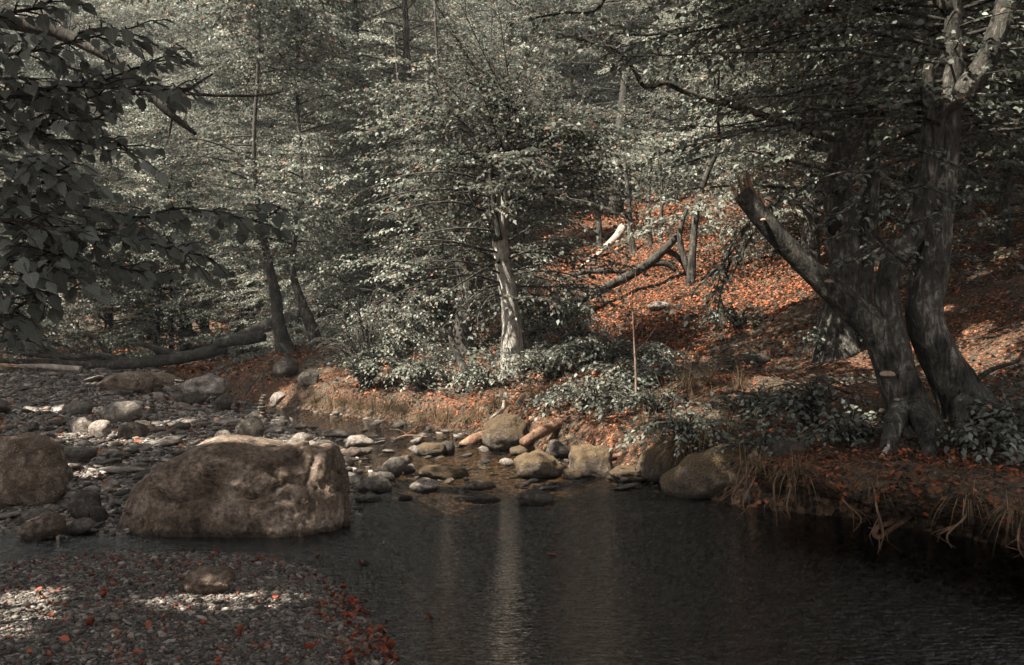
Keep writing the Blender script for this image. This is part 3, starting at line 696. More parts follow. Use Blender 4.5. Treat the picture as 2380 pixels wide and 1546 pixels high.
for k in range(26):
    a = rng.uniform(0, 6.28); r_ = rng.uniform(.7, 1.9); v0 = rng.uniform(240, 420); q = at(1178, v0, Y1); h = np.array([math.cos(a), math.sin(a), 0])
    spray(rng, lv, wb, [q, q + h * r_ * .5 + [0, 0, rng.uniform(.1, .5)], q + h * r_ + [0, 0, rng.uniform(0, .9)]], base=b1, r=.012)
for k in range(14):
    a = rng.uniform(0, 6.28); r_ = rng.uniform(.6, 1.4); q = at(1195, 262, Y1); h = np.array([math.cos(a), math.sin(a), 0])
    spray(rng, lv, wb, [q, q + h * r_ * .4 + [0, 0, .5], q + h * r_ + [0, 0, rng.uniform(.7, 1.7)]], base=b1, r=.012)
w.build('trunk', M['bark_pale'], root)
wb.build('branch', M['bark_dark'], root)
P, A, N, L = lv.cat(); W = P + b1
k = ~blocks(W) | ((W[:, 2] > 3.5) & (np.hypot(W[:, 0], W[:, 1] - Y1) < 1.5) & (rs.rand(len(W)) < .45))
crown_object((P[k], A[k], N[k], L[k]), M['leaf'], root, False)

# dark multi stemmed beech behind it
b2 = hit(1078, 824); Y2 = float(b2[1])
root = thing('beech_tree', b2, 'dark beech left of the pale trunk splitting into several upright stems', 'tree')
w = MB(); lv = Leaves(); rng = np.random.RandomState(32)
main = vpath([(1072, 832), (1075, 780), (1082, 720), (1084, 660), (1072, 590), (1062, 525)], Y2)
tube(w, main - b2, [pr(a, Y2) for a in (30, 24, 22, 20, 20, 19)], 14, rough=.12, ridges=.18, flare=.3)
limbs_on(rng, main - b2, .1, .45, 1.0, 26, 2.0, .048, .08, lv=lv, wood=w, up=.2)
for pts, r in (([(1055, 535), (1050, 470), (1045, 400), (1040, 320), (1020, 180), (1010, 0)], 11), ([(1065, 530), (1075, 470), (1068, 390), (1075, 300), (1090, 150)], 9), ([(1070, 525), (1095, 480), (1118, 430), (1140, 360), (1165, 250)], 9),
               ([(1075, 520), (1110, 490), (1135, 460), (1180, 400)], 6), ([(1050, 530), (1020, 500), (985, 440), (960, 360), (930, 230), (915, 60)], 8), ([(1060, 525), (1000, 540), (960, 500), (930, 440)], 6)):
    p = vpath(pts, Y2 + rng.uniform(-.3, .5)) - b2
    tube(w, p, np.linspace(pr(r, Y2), pr(2, Y2), len(p)), 8, rough=.1)
    limbs_on(rng, p, .07, .4, 1.0, 13, 1.7, .048, .08, lv=lv, wood=w)
w.build('trunk', M['bark_dark'], root)
crown_object(lv.cat(), M['leaf'], root, True, lambda P: P + b2)

# the pair on the orange slope, left of centre
for pts, r, lab, sd in (([(668, 834), (656, 790), (646, 740), (640, 690), (622, 600), (600, 480), (590, 330), (600, 150), (605, -100), (600, -360)], (20, 15, 14, 13, 9, 6, 5, 4, 3.5, 2), 'dark leaning trunk on the left of the pair on the orange slope', 41),
                        ([(748, 846), (736, 800), (716, 740), (697, 695), (680, 620), (690, 500), (700, 380), (690, 220), (695, -50), (690, -340)], (19, 14, 13, 11, 7, 6, 5, 4, 3.5, 2), 'slimmer grey leaning trunk on the right of the pair on the orange slope', 42)):
    Yt = 18.6; b = at(pts[0][0], pts[0][1], Yt); b[2] = gh(b[0], b[1]) - .05; rng = np.random.RandomState(sd)
    root = thing('beech_tree', b, lab, 'tree', 'pair of trees on the slope'); w = MB(); lv = Leaves()
    p = vpath(pts, Yt) - b
    tube(w, p, [pr(a, Yt) for a in r], 12, rough=.12, ridges=.15, flare=.5)
    limbs_on(rng, p, .1, .2, .7, 80, 2.2, .046, .08, lv=lv, wood=w, up=.35)
    limbs_on(rng, p, .09, .68, 1.0, 44, 3.4, .06, .11, lv=lv, wood=w, up=.3)
    w.build('trunk', M['bark_dark' if sd == 41 else 'bark_grey'], root)
    crown_object(lv.cat(), M['leaf'], root, True, lambda P: P + b)

# small leaning forked tree behind the log
b = hit(492, 796); Yt = float(b[1]); rng = np.random.RandomState(43)
root = thing('alder_tree', b, 'small dark forked tree leaning left behind the fallen log', 'tree'); w = MB(); lv = Leaves()
for pts, r in (([(496, 800), (478, 768), (445, 725), (405, 690), (378, 660), (340, 610)], (11, 10, 8, 6, 5, 2)), ([(476, 765), (466, 720), (458, 670), (452, 610), (440, 500)], (8, 7, 6, 4, 2)), ([(482, 770), (478, 700), (474, 640), (480, 540)], (6, 5, 4, 2)),
               ([(470, 775), (430, 770), (400, 775)], (4, 3, 1.5)), ([(440, 720), (450, 690), (420, 640)], (4, 3, 1))):
    p = vpath(pts, Yt) - b; tube(w, p, [pr(a, Yt) for a in r], 8, rough=.1)
    if len(pts) > 3: limbs_on(rng, p, .05, .5, 1.0, 9, 1.3, .05, .08, lv=lv, wood=w)
w.build('trunk', M['bark_dark'], root); crown_object(lv.cat(), M['leaf'], root, True, lambda P: P + b)

# pale and rusty trunks far left
for pts, r, mk, lab in (([(170, 800), (160, 750), (148, 700), (135, 640), (120, 520), (110, 350)], (9, 8, 7, 7, 5, 2), 'bark_pale', 'pale thin trunk at far left leaning over the tangle of branches'),
                        ([(178, 800), (176, 750), (180, 700), (186, 640), (190, 500)], (8, 7, 6, 5, 2), 'bark_red', 'rust red thin trunk at far left beside the pale one'),
                        ([(572, 760), (568, 700), (566, 660), (560, 560), (570, 400)], (9, 8, 8, 6, 2), 'bark_pale', 'short pale trunk standing behind the small forked tree')):
    Yt = 27.; b = at(pts[0][0], pts[0][1], Yt); b[2] = gh(b[0], b[1]); rng = np.random.RandomState(int(pts[0][0]))
    root = thing('birch_tree', b, lab, 'tree', 'thin trunks at the far left'); w = MB(); lv = Leaves()
    p = vpath(pts, Yt) - b; p[0][2] = -.1
    tube(w, p, [pr(a, Yt) for a in r], 8, rough=.1, flare=.3)
    limbs_on(rng, p, .06, .5, 1.0, 14, 1.6, .055, .095, lv=lv, wood=w)
    w.build('trunk', M[mk], root); crown_object(lv.cat(), M['leaf'], root, True, lambda P: P + b)

# thin hillside trees above the orange slope
for pts, r, mk, lab in (([(1605, 660), (1612, 560), (1622, 470), (1645, 400), (1670, 330), (1660, 180)], (9, 8, 8, 7, 5, 3), 'bark_grey', 'thin grey tree at the right end of the orange slope'),
                        ([(1395, 575), (1392, 520), (1385, 450), (1390, 330)], (8, 7, 6, 3), 'bark_dark', 'dark slender trunk standing high on the orange slope'),
                        ([(1478, 585), (1465, 545), (1462, 480), (1450, 350)], (8, 7, 6, 3), 'bark_grey', 'grey slender trunk in the middle of the orange slope top'),
                        ([(1512, 570), (1510, 530), (1508, 450), (1520, 330)], (6, 5, 4, 2), 'bark_grey', 'slim trunk, left of the twin stems on the slope'),
                        ([(1534, 568), (1536, 520), (1538, 440), (1530, 320)], (6, 5, 4, 2), 'bark_grey', 'slim trunk, right of the twin stems on the slope'),
                        ([(1615, 650), (1590, 600), (1580, 540), (1600, 480)], (8, 7, 6, 3), 'bark_dark', 'dark crooked trunk where the arched dead limb ends')):
    b = hit(pts[0][0], pts[0][1]); Yt = float(b[1]); rng = np.random.RandomState(int(pts[0][0]))
    root = thing('hornbeam_tree', b, lab, 'tree', 'slender trees on the orange slope'); w = MB(); lv = Leaves()
    p = vpath(pts, Yt) - b; p[0][2] -= .1
    tube(w, p, [pr(a, Yt) for a in r], 9, rough=.12, flare=.5)
    limbs_on(rng, p, .06, .62, 1.0, 14, 1.9, .055, .095, lv=lv, wood=w)
    w.build('trunk', M[mk], root); crown_object(lv.cat(), M['leaf'], root, True, lambda P: P + b)

# the gnarled trees on the right bank
def bracket(parent, p, size, facing):
    v, f = ico(3); v = v.copy()
    v[:, 2] = np.where(v[:, 2] > 0, v[:, 2] * .5, v[:, 2] * .1)
    v *= np.array([.8, .8, 1]) * (1 + .25 * fbm(v * 1.7 + p * 9, 3))[:, None]; v[:, 2] += .06 * v[:, 1]
    ca, sa = math.cos(facing), math.sin(facing)
    q = np.stack([v[:, 0] * ca - v[:, 1] * sa, v[:, 0] * sa + v[:, 1] * ca, v[:, 2]], 1) * size + p
    mb = MB(); mb.add(q, f); o = mb.build('bracket_fungus', M['fungus'], parent); return o

bC = hit(2130, 988); YC = float(bC[1])
rootC = thing('beech_tree', bC, 'gnarled dark tree on the right bank with a broken leaning stub and curved bare limb', 'tree', 'gnarled trees on the right bank')
w = MB(); lv = Leaves(); rng = np.random.RandomState(51)
tube(w, vpath([(2140, 1015), (2118, 960), (2092, 890), (2068, 820), (2045, 770), (2008, 740), (1963, 703), (1888, 632), (1820, 564), (1765, 500), (1722, 448)], YC) - bC, [pr(a, YC) for a in (54, 46, 42, 42, 40, 35, 30, 27, 26, 25, 23)], 24, rough=.12, ridges=.22, freq=7, flare=.25)
tube(w, vpath([(2090, 860), (2082, 800), (2068, 735), (2060, 672), (2074, 617), (2112, 560), (2140, 510), (2158, 400), (2170, 290), (2172, 255)], YC - .03) - bC, [pr(a, YC) for a in (34, 32, 28, 26, 26, 27, 27, 26, 26, 23)], 20, rough=.12, ridges=.22, freq=7)
limb = vpath([(2165, 285), (2185, 252), (2226, 222), (2282, 158), (2312, 94), (2336, 10), (2350, -90), (2340, -220)], YC - .1)
tube(w, limb - bC, [pr(a, YC) for a in (20, 23, 24, 24, 23, 21, 18, 12)], 20, rough=.1, ridges=.22, freq=7)
tube(w, vpath([(2168, 290), (2160, 250), (2155, 200), (2158, 150)], YC - .05) - bC, [pr(a, YC) for a in (17, 16, 14, 10)], 10, rough=.2, ridges=.2)
# splinters on the broken end
sp = MB()
for du, dv in ((-26, -6), (-10, -24), (6, -20), (24, -2), (40, 12), (12, -34)):
    tube(sp, vpath([(1740 + du * .8, 470 + dv * .3), (1730 + du * .9, 446 + dv * .8), (1722 + du, 430 + dv)], YC) - bC, [pr(a, YC) for a in (9, 6, 1)], 5, rough=.5)
# buttress roots
for e in ((2060, 1010, .1), (2050, 985, .5), (2190, 1010, .0), (2110, 1035, -.2), (2170, 975, .6)):
    q = at(e[0], e[1], YC - e[2]); q[2] = gh(q[0], q[1]) - .03
    tube(w, np.array([at(2112, 930, YC), at((2112 + e[0]) / 2, 975, YC - e[2] / 2), q]) - bC, [.12, .08, .03], 8, rough=.2)
limbs_on(rng, limb - bC, .1, .55, 1.0, 22, 2.2, .042, .062, lv=lv, wood=w, up=.4, az=(-.2, 3.3))
e = limb[-1] - bC; tube(w, np.array([e, e + [-.3, 0, 1.5], e + [-.6, 0, 4.5]]), [.05, .045, .02], 7)
high_crown(rng, lv, w, e[0] - .3, e[1], e[2] + .3, e[2] + 4.5, 4.0, 70)
w.build('trunk', M['bark_grey'], rootC); sp.build('splintered_end', M['rotwood'], rootC)
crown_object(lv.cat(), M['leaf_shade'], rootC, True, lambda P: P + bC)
bracket(rootC, at(1926, 656, YC - .14) - bC, .045, -.3); bracket(rootC, at(2062, 872, YC - .16) - bC, .07, .1); bracket(rootC, at(2085, 930, YC - .16) - bC, .03, .1); bracket(rootC, at(1774, 512, YC - .1) - bC, .03, .1)

bA = hit(2248, 955); YA = float(bA[1])
rootA = thing('beech_tree', bA, 'thick grey trunk furthest right, leaning left from its flared base', 'tree', 'gnarled trees on the right bank')
w = MB(); lv = Leaves(); rng = np.random.RandomState(52)
pA = vpath([(2262, 975), (2235, 920), (2196, 850), (2162, 780), (2148, 711), (2162, 636), (2177, 523), (2187, 451), (2200, 338), (2215, 200), (2215, 40), (2225, -150), (2230, -420)], YA)
tube(w, pA - bA, [pr(a, YA) for a in (56, 48, 43, 42, 43, 40, 37, 34, 29, 24, 20, 15, 8)], 24, rough=.12, ridges=.2, freq=7, flare=.3)
tube(w, vpath([(2250, 900), (2300, 862), (2350, 845), (2410, 825)], YA - .1) - bA, [pr(a, YA) for a in (8, 6, 4, 2)], 6)
for e in ((2330, 975, .1), (2230, 1000, .4), (2290, 1000, .3)):
    q = at(e[0], e[1], YA - e[2]); q[2] = gh(q[0], q[1]) - .03
    tube(w, np.array([at(2240, 910, YA), at((2240 + e[0]) / 2, 955, YA - e[2] / 2), q]) - bA, [.12, .07, .02], 8, rough=.2)
limbs_on(rng, pA - bA, .15, .46, 1.0, 76, 2.5, .042, .062, lv=lv, wood=w, twigs=True, up=.3, az=(-.3, 3.45))
high_crown(rng, lv, w, -.6, 0, 4.6, 10, 4.0, 60, pA - bA)
limbs_on(rng, pA - bA, .12, .5, 1.0, 46, .85, .042, .06, lv=lv, wood=w, up=.3)
w.build('trunk', M['bark_grey'], rootA); crown_object(lv.cat(), M['leaf_shade'], rootA, True, lambda P: P + bA)

bB = hit(1945, 826); YB = float(bB[1])
rootB = thing('beech_tree', bB, 'grey trunk with a dark hollow standing behind the leaning stub', 'tree', 'gnarled trees on the right bank')
w = MB(); lv = Leaves(); rng = np.random.RandomState(53)
pB = vpath([(1948, 842), (1942, 780), (1958, 700), (1964, 620), (1957, 523), (1948, 413), (1975, 300), (1993, 225), (1985, 60), (1970, -100), (1960, -380)], YB)
tube(w, pB - bB, [pr(a, YB) for a in (48, 38, 34, 33, 33, 31, 28, 24, 20, 15, 7)], 22, rough=.12, ridges=.22, freq=6, flare=.4)
tube(w, vpath([(1990, 780), (2002, 700), (2010, 620), (2020, 500), (2030, 380), (2022, 210), (2040, 60)], YB + .1) - bB, [pr(a, YB) for a in (26, 24, 22, 20, 16, 12, 6)], 10, rough=.12, ridges=.15)
tube(w, vpath([(1985, 290), (1950, 210, YB - .4), (1914, 109, YB - .8), (1842, 64, YB - 1), (1797, 34, YB - 1.1), (1737, 0, YB - 1.3), (1660, -60, YB - 1.5)], YB) - bB, [pr(a, YB) for a in (15, 14, 13, 13, 12, 11, 6)], 10, rough=.12, ridges=.15)
br = [([(1950, 330), (1840, 290, YB - .5), (1720, 250, YB - .8), (1650, 232, YB - 1), (1588, 212, YB - 1.1), (1546, 192, YB - 1.2), (1500, 203, YB - 1.2), (1470, 158, YB - 1.3), (1433, 120, YB - 1.3), (1358, 94, YB - 1.4), (1298, 79, YB - 1.5)], 9),
      ([(1737, 0, YB - 1.3), (1660, 40, YB - 1.3), (1588, 64, YB - 1.4), (1508, 81, YB - 1.5), (1433, 77, YB - 1.6)], 7), ([(1420, -30, YB - 1.5), (1403, 0, YB - 1.5), (1380, 26, YB - 1.5), (1313, 30, YB - 1.6), (1245, 41, YB - 1.6)], 5),
      ([(1672, 330, YB - .9), (1668, 250, YB - .9), (1672, 160, YB - .9)], 4), ([(1950, 450), (1850, 440, YB - .5), (1740, 430, YB - .8), (1600, 440, YB - 1.1)], 5), ([(1950, 400), (1860, 380, YB - .6), (1790, 360, YB - 1), (1700, 350, YB - 1.2), (1560, 390, YB - 1.5)], 5),
      ([(1900, 520), (1850, 470), (1800, 440), (1750, 425)], 4)]
for pts, r in br:
    p = vpath(pts, YB)
    tube(w, p - bB, np.linspace(pr(r, YB), pr(2, YB), len(p)), 7, rough=.12)
    if len(pts) > 3: spray(rng, lv, None, p, base=bB, gap=.10, size=.075, tl=.75)
# a drooping leafy bough in half light
for pts in ([(1900, 420), (1800, 470, YB - .7), (1720, 540, YB - 1.0), (1680, 620, YB - 1.2), (1660, 700, YB - 1.3)], [(1800, 470, YB - .7), (1740, 560, YB - 1.1), (1700, 640, YB - 1.3), (1640, 690, YB - 1.4)], [(1740, 520, YB - .9), (1690, 600, YB - 1.2), (1640, 650, YB - 1.4), (1600, 680, YB - 1.5)], [(1700, 600, YB - 1.1), (1675, 680, YB - 1.3), (1665, 760, YB - 1.3)]):
    spray(rng, lv, w, vpath(pts, YB), base=bB, gap=.07, size=.08, tl=.32, droop=.4)
limbs_on(rng, pB - bB, .12, .46, 1.0, 50, 2.5, .042, .062, lv=lv, wood=w, twigs=True, up=.3, az=(-.3, 3.45))
high_crown(rng, lv, w, .6, 2.6, 5.4, 11, 4.6, 80, pB - bB)
tube(w, np.array([[.16, 0, 3.1], [-1.3, .1, 4.6], [-3, .2, 5.4], [-4.4, 0, 6.2], [-4.6, 0, 8.5]]), [.12, .1, .08, .07, .03], 8, rough=.1)  # limb added to carry a shading crown out over the stream
high_crown(rng, lv, w, -4.4, 0, 4.7, 8.5, 4.4, 120)
for pts in ([(2020, 470, YC - .2), (2060, 500, YC - .5), (2110, 520, YC - .6), (2170, 500, YC - .6)], [(2010, 430, YC - .2), (1980, 480, YC - .5), (1930, 500, YC - .6), (1880, 480, YC - .7)], [(2030, 540, YC - .2), (2080, 590, YC - .5), (2110, 610, YC - .5), (2130, 590, YC - .5)], [(2050, 420, YC - .2), (2090, 440, YC - .4), (2150, 430, YC - .5), (2210, 450, YC - .5)], [(2000, 500, YC - .1), (1960, 540, YC - .4), (1910, 560, YC - .5)], [(2060, 380, YC - .2), (2020, 400, YC - .5), (1960, 400, YC - .6), (1890, 420, YC - .6)], [(2080, 360, YC - .2), (2130, 350, YC - .4), (2190, 370, YC - .5), (2250, 400, YC - .5)], [(2070, 560, YC - .3), (2010, 600, YC - .5), (1960, 610, YC - .5)]):
    spray(rng, lv, w, vpath(pts, YB), base=bB, gap=.07, size=.055, tl=.3)
limbs_on(rng, pB - bB, .12, .46, 1.0, 50, 1.7, .042, .06, lv=lv, wood=w, up=.3, az=(3.3, 6.1))
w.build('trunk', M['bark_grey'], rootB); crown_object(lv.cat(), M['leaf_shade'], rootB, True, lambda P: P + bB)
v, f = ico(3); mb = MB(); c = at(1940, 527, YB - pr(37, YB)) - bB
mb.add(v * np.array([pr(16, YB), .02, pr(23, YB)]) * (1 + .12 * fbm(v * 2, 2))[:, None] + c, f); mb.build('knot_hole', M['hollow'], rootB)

# near hazel whose boughs hang in from the left
def hazel():
    rng = np.random.RandomState(61)
    b = np.array([-4.6, 3.2, gh(-4.6, 3.2)])
    root = thing('hazel_tree', b, 'near hazel hanging broad toothed leaves into the upper left corner', 'tree')
    w = MB()
    tube(w, np.array([[-4.6, 3.2, b[2] - .1], [-4.45, 3.3, 1.2], [-4.1, 3.5, 2.2], [-3.7, 3.7, 3.2]]) - b, [.08, .07, .06, .04], 10, rough=.1)
    bows = [([(-420, 250), (-60, 150), (160, 85), (330, 60)], 3.6), ([(-420, 250), (-40, 180), (200, 140), (430, 115)], 3.8), ([(-420, 250), (-60, 230), (150, 215), (320, 200), (450, 210)], 3.7), ([(-420, 250), (-60, 300), (120, 260), (260, 240), (390, 215)], 4.1),
            ([(-420, 500), (-60, 330), (140, 340), (260, 330), (330, 370)], 3.9), ([(-420, 500), (-60, 410), (70, 420), (200, 390)], 3.5), ([(-420, 500), (-60, 450), (140, 470), (300, 500), (450, 492), (560, 500), (650, 478)], 3.8), ([(-420, 500), (-60, 500), (150, 540), (300, 560), (440, 590)], 3.6),
            ([(-420, 500), (-60, 560), (120, 590), (260, 620), (390, 640)], 3.9), ([(-420, 500), (-60, 600), (60, 650), (110, 690)], 3.4), ([(-420, 500), (-60, 480), (100, 510), (260, 540), (380, 560), (430, 610)], 4.3), ([(-420, 250), (-60, 60), (100, 20), (190, -20)], 3.5), ([(-420, 250), (-60, 100), (80, 110), (170, 160), (260, 170)], 4.2),
            ([(-420, 500), (-60, 370), (60, 380), (130, 430)], 3.3), ([(-420, 500), (-60, 660), (10, 720), (40, 760)], 3.3), ([(-420, 500), (-60, 520), (60, 560), (160, 620), (190, 660)], 3.5), ([(-420, 250), (-60, 200), (60, 190), (200, 300), (290, 300)], 4.0), ([(-420, 500), (-50, 730), (20, 770), (80, 790)], 3.9)]
    P, A, N, L = [], [], [], []
    for pts, Y in bows:
        p = vpath([(u, v, Y + .0 * i) for i, (u, v) in enumerate(pts)])
        p[0] = np.array([-4.2, 3.45, 2.0 if pts[0][1] < 300 else 1.5])
        p[1:, 1] += rng.normal(0, .12, len(p) - 1)
        tube(w, p - b, np.linspace(.009, .002, len(p)), 5)
        Q, _ = smooth_path(p, np.zeros(len(p)), 8)
        cum = np.concatenate([[0], np.cumsum(np.linalg.norm(np.diff(Q, axis=0), axis=1))]); T = cum[-1]
        s = np.linalg.norm(p[1] - p[0]) * .8; k = 0
        while s < T:
            q = np.array([np.interp(s, cum, Q[:, c]) for c in range(3)]); i = min(len(Q) - 2, int(np.searchsorted(cum, s)))
            d = norm(Q[min(i + 1, len(Q) - 1)] - Q[max(i - 1, 0)])
            # short side shoots of two to four leaves
            sd = 1 if k % 2 else -1; k += 1
            wv = norm(np.cross([0, 0, 1], d)) * sd
            tw = norm(d * .6 + wv * .9 + [0, 0, rng.normal(-.12, .3)]); ln = rng.uniform(.05, .24) * (1.15 - .5 * s / T)
            tube(w, np.array([q, q + tw * ln * .6 + [0, 0, .01], q + tw * ln]) - b, [.004, .003, .002], 3, sub=1)
            for j in range(rng.randint(2, 5) if ln > .09 else 1):
                t = (j + 1) / 4; qq = q + tw * ln * min(1, t + .2)
                a = norm(tw * rng.uniform(.3, 1) + d * rng.uniform(0, .5) + rng.normal(0, .35, 3) + [0, 0, -.45])
                n0 = norm(np.array([rng.normal(0, .3), rng.normal(-.45, .3), .85])); n0 = norm(n0 - a * (n0 @ a))
                P.append(qq); A.append(a); N.append(n0); L.append(rng.uniform(.036, .07))
            s += rng.uniform(.019, .034)
    w.build('branch', M['bark_dark'], root)
    P, A, N, L = map(np.array, (P, A, N, L))
    # broad leaf: toothed rim around a midrib, cupped
    nr = 9
    tt = np.linspace(0, 1, nr)
    wd = 0.44 * np.sin(np.pi * tt ** 0.72) ** 0.75 * (1 - .25 * tt); wd[0] = .02; wd[-1] = 0.0
    wd[1:-1] *= 1 + .06 * np.array([1, -1] * 4)[:nr - 2]
    B = np.cross(N, A); V = []; UV = []
    for sx in (-1, 0, 1):
        for i in range(nr):
            off = A * (tt[i] * L)[:, None] + B * (sx * wd[i] * L)[:, None] + N * ((abs(sx) * wd[i] * .28 - .16 * tt[i] ** 2) * L)[:, None]
            V.append(P + off); UV.append((sx * wd[i], tt[i]))
    V = np.stack(V, 1) - b; n = len(P); UV = np.tile(np.array(UV)[None], (n, 1, 1))
    fc = []
    for c in (0, 1):
        for i in range(nr - 1):
            fc.append((c * nr + i, (c + 1) * nr + i, (c + 1) * nr + i + 1, c * nr + i + 1))
    fc = np.array(fc)[None] + (np.arange(n) * 3 * nr)[:, None, None]
    mb = MB(); mb.add(V.reshape(-1, 3), fc.reshape(-1, 4), UV.reshape(-1, 2))
    mb.build('crown', M['hazel'], root)
hazel()
# bare dark bough crossing behind the hazel
b = np.array([-5.6, 7.2, gh(-5.6, 7.2)]); root = thing('alder_tree', b, 'bare dark forked bough hanging behind the hazel leaves', 'tree'); w = MB()
tube(w, np.array([b + [0, 0, -.1], b + [.3, 0, 2.0], b + [.8, -.1, 3.5], at(60, 60, 7.1), at(250, 130, 7), at(331, 203, 7), at(390, 260, 7), at(455, 312, 7)]) - b, [.1, .09, .07, .05, .04, .036, .028, .012], 9, rough=.12)
tube(w, vpath([(345, 232), (400, 222), (440, 205), (495, 172)], 7) - b, [.02, .018, .014, .006], 7, rough=.1)
tube(w, vpath([(400, 215), (500, 222), (600, 222), (660, 212)], 7.1) - b, [.012, .011, .009, .004], 6)
tube(w, vpath([(400, 270), (395, 310), (380, 350)], 7.1) - b, [.008, .006, .003], 5)
w.build('trunk', M['bark_dark'], root)

# ------------------------------------------------------------------ shrubs and low plants
def shrub(u, v, wpx, hpx, label, mk='leaf', n=16, seed=0, size=.06, name='leafy_shrub', dy=0.0, gap=.08, spread=1.0, group='shrubs along the bank', bark='bark_dark'):
    rng = np.random.RandomState(seed + 100); b = hit(u, v); Y = b[1]; R = wpx / 2 / F * Y; H = hpx / F * Y
    root = thing(name, b, label, 'shrub', group); w = MB(); lv = Leaves()
    for i in range(n):
        th = rng.uniform(0, 6.28); rr = R * math.sqrt(rng.uniform(.05, 1)) * spread; hh = H * rng.uniform(.35, 1) * (1.1 - .5 * rr / R)
        e = np.array([math.cos(th) * rr, math.sin(th) * rr * .8 + dy, hh])
        mid = e * [.45, .45, .75] + rng.normal(0, .03, 3)
        tip = e + np.array([math.cos(th), math.sin(th), -.35]) * R * .3
        p = np.array([[rng.normal(0, .03), rng.normal(0, .03), -.05], mid, e, tip])
        spray(rng, lv, w, p, r=.008 + .006 * R, gap=gap, size=size, tl=.22 + .12 * R, base=np.zeros(3), spacing=size * .7)
    w.build('stem', M[bark], root); crown_object(lv.cat(), M[mk], root, True, lambda P: P + b)
    return root
shrub(985, 902, 185, 120, 'bright sunlit bush on the far bank beside the pale trunk', n=34, seed=1, size=.055)
shrub(850, 900, 210, 250, 'tall grey bush left of the bright sunlit bush', n=62, seed=2, size=.055)
shrub(925, 870, 150, 250, 'arching bush behind and between the two sunny bank bushes', n=44, seed=3, size=.055)
shrub(1285, 880, 190, 95, 'low grey bush just right of the pale trunk base', n=30, seed=4, size=.055)
shrub(1385, 950, 210, 85, 'half lit bush overhanging the bank right of the round boulder', n=36, seed=5, size=.055)
shrub(1470, 905, 180, 100, 'dim bush on the terrace above the overhanging bush', 'leaf_shade', n=24, seed=6, size=.055)
shrub(1610, 1010, 190, 60, 'bright low leafy plant on the bank below the slope', n=26, seed=7, size=.05, name='leafy_plant')
shrub(1760, 960, 200, 60, 'dark low plant on the bank between slope and gnarled trees', 'leaf_shade', n=22, seed=8, size=.05, name='leafy_plant')
shrub(1880, 985, 220, 130, 'dark twiggy bush left of the gnarled trunk base', 'leaf_shade', n=26, seed=9, size=.055, gap=.12)
shrub(1985, 1030, 200, 60, 'dark low plant under the gnarled trunk base', 'leaf_shade', n=20, seed=10, size=.055, name='leafy_plant')
shrub(2290, 1050, 190, 80, 'dark leafy plant right of the gnarled trunk base', 'leaf_shade', n=24, seed=11, size=.055, name='leafy_plant')
shrub(2360, 1000, 160, 90, 'dark leafy plant at the right edge of the bank', 'leaf_shade', n=20, seed=12, size=.055, name='leafy_plant')
shrub(1780, 1050, 150, 50, 'dark plant above the sloping mossy rock', 'leaf_shade', n=16, seed=13, size=.05, name='leafy_plant')
shrub(1960, 800, 200, 60, 'dim low plant on the slope behind the hollow trunk', 'leaf_shade', n=18, seed=14, size=.06, name='leafy_plant')
shrub(1720, 760, 150, 60, 'dim plant on the slope beneath the drooping bough', 'leaf_shade', n=16, seed=15, size=.06, name='leafy_plant')
shrub(1240, 790, 200, 200, 'leafy sapling behind the pale trunk on its right', n=44, seed=16, size=.06)
shrub(300, 800, 300, 150, 'wide shaded bush behind the middle of the fallen log', n=36, seed=18, size=.09)
shrub(100, 800, 260, 160, 'wide bush behind the left end of the fallen log', n=32, seed=19, size=.09)
shrub(400, 740, 200, 130, 'bush behind the small forked tree', n=26, seed=20, size=.09)
shrub(840, 780, 160, 130, 'grey bush on the slope between the pair of trunks and the sunny bushes', n=26, seed=21, size=.065)
shrub(1330, 800, 170, 80, 'low dim bush at the foot of the arched dead limb', 'leaf_shade', n=20, seed=22, size=.06)
shrub(1000, 760, 150, 120, 'bush behind the sprays left of the dark beech', n=22, seed=23, size=.065)
shrub(1250, 850, 190, 80, 'dark spreading bush beside the pale trunk base on its right', 'leaf_shade', n=28, seed=24, size=.06)
shrub(1400, 850, 210, 90, 'dark spreading bush mid slope under the dead limb', 'leaf_shade', n=30, seed=25, size=.06)
shrub(1330, 740, 190, 80, 'dim bush touching the lower end of the arched dead limb', 'leaf_shade', n=22, seed=26, size=.07)
shrub(1500, 850, 150, 60, 'dim low bush behind the thin bare sapling', 'leaf_shade', n=18, seed=27, size=.06)
shrub(1130, 900, 110, 70, 'small bush at the bank edge below the pale trunk', n=18, seed=28, size=.05)
shrub(1530, 960, 150, 60, 'dim bush between overhanging bush and bright low plant', 'leaf_shade', n=18, seed=29, size=.05)
# thin bare sapling on the bank
for u, v, pts, lab in ((1477, 960, [(1477, 965), (1478, 880), (1474, 800), (1468, 680)], 'thin upright bare sapling on the bank in front of the orange slope'), (1560, 1000, [(1548, 1005), (1558, 960), (1568, 920)], 'short pale bent stick rooted in the bank edge')):
    b = hit(u, v); root = thing('sapling', b, lab, 'sapling'); w = MB(); p = vpath(pts, float(b[1])) - b
    tube(w, p, np.linspace(.016, .005, len(p)), 6, rough=.1)
    for k in range(5 if u < 1500 else 2):
        q = p[0] + (p[-1] - p[0]) * rs.uniform(.4, 1); e = rs.uniform(-.25, .25); tube(w, [q, q + [e * .6, rs.uniform(-.1, .1), rs.uniform(.04, .16)], q + [e, rs.uniform(-.2, .2), rs.uniform(.1, .4)]], [.005, .004, .002], 3, sub=1)
    w.build('stem', M['bark_red' if u < 1500 else 'bark_grey'], root)

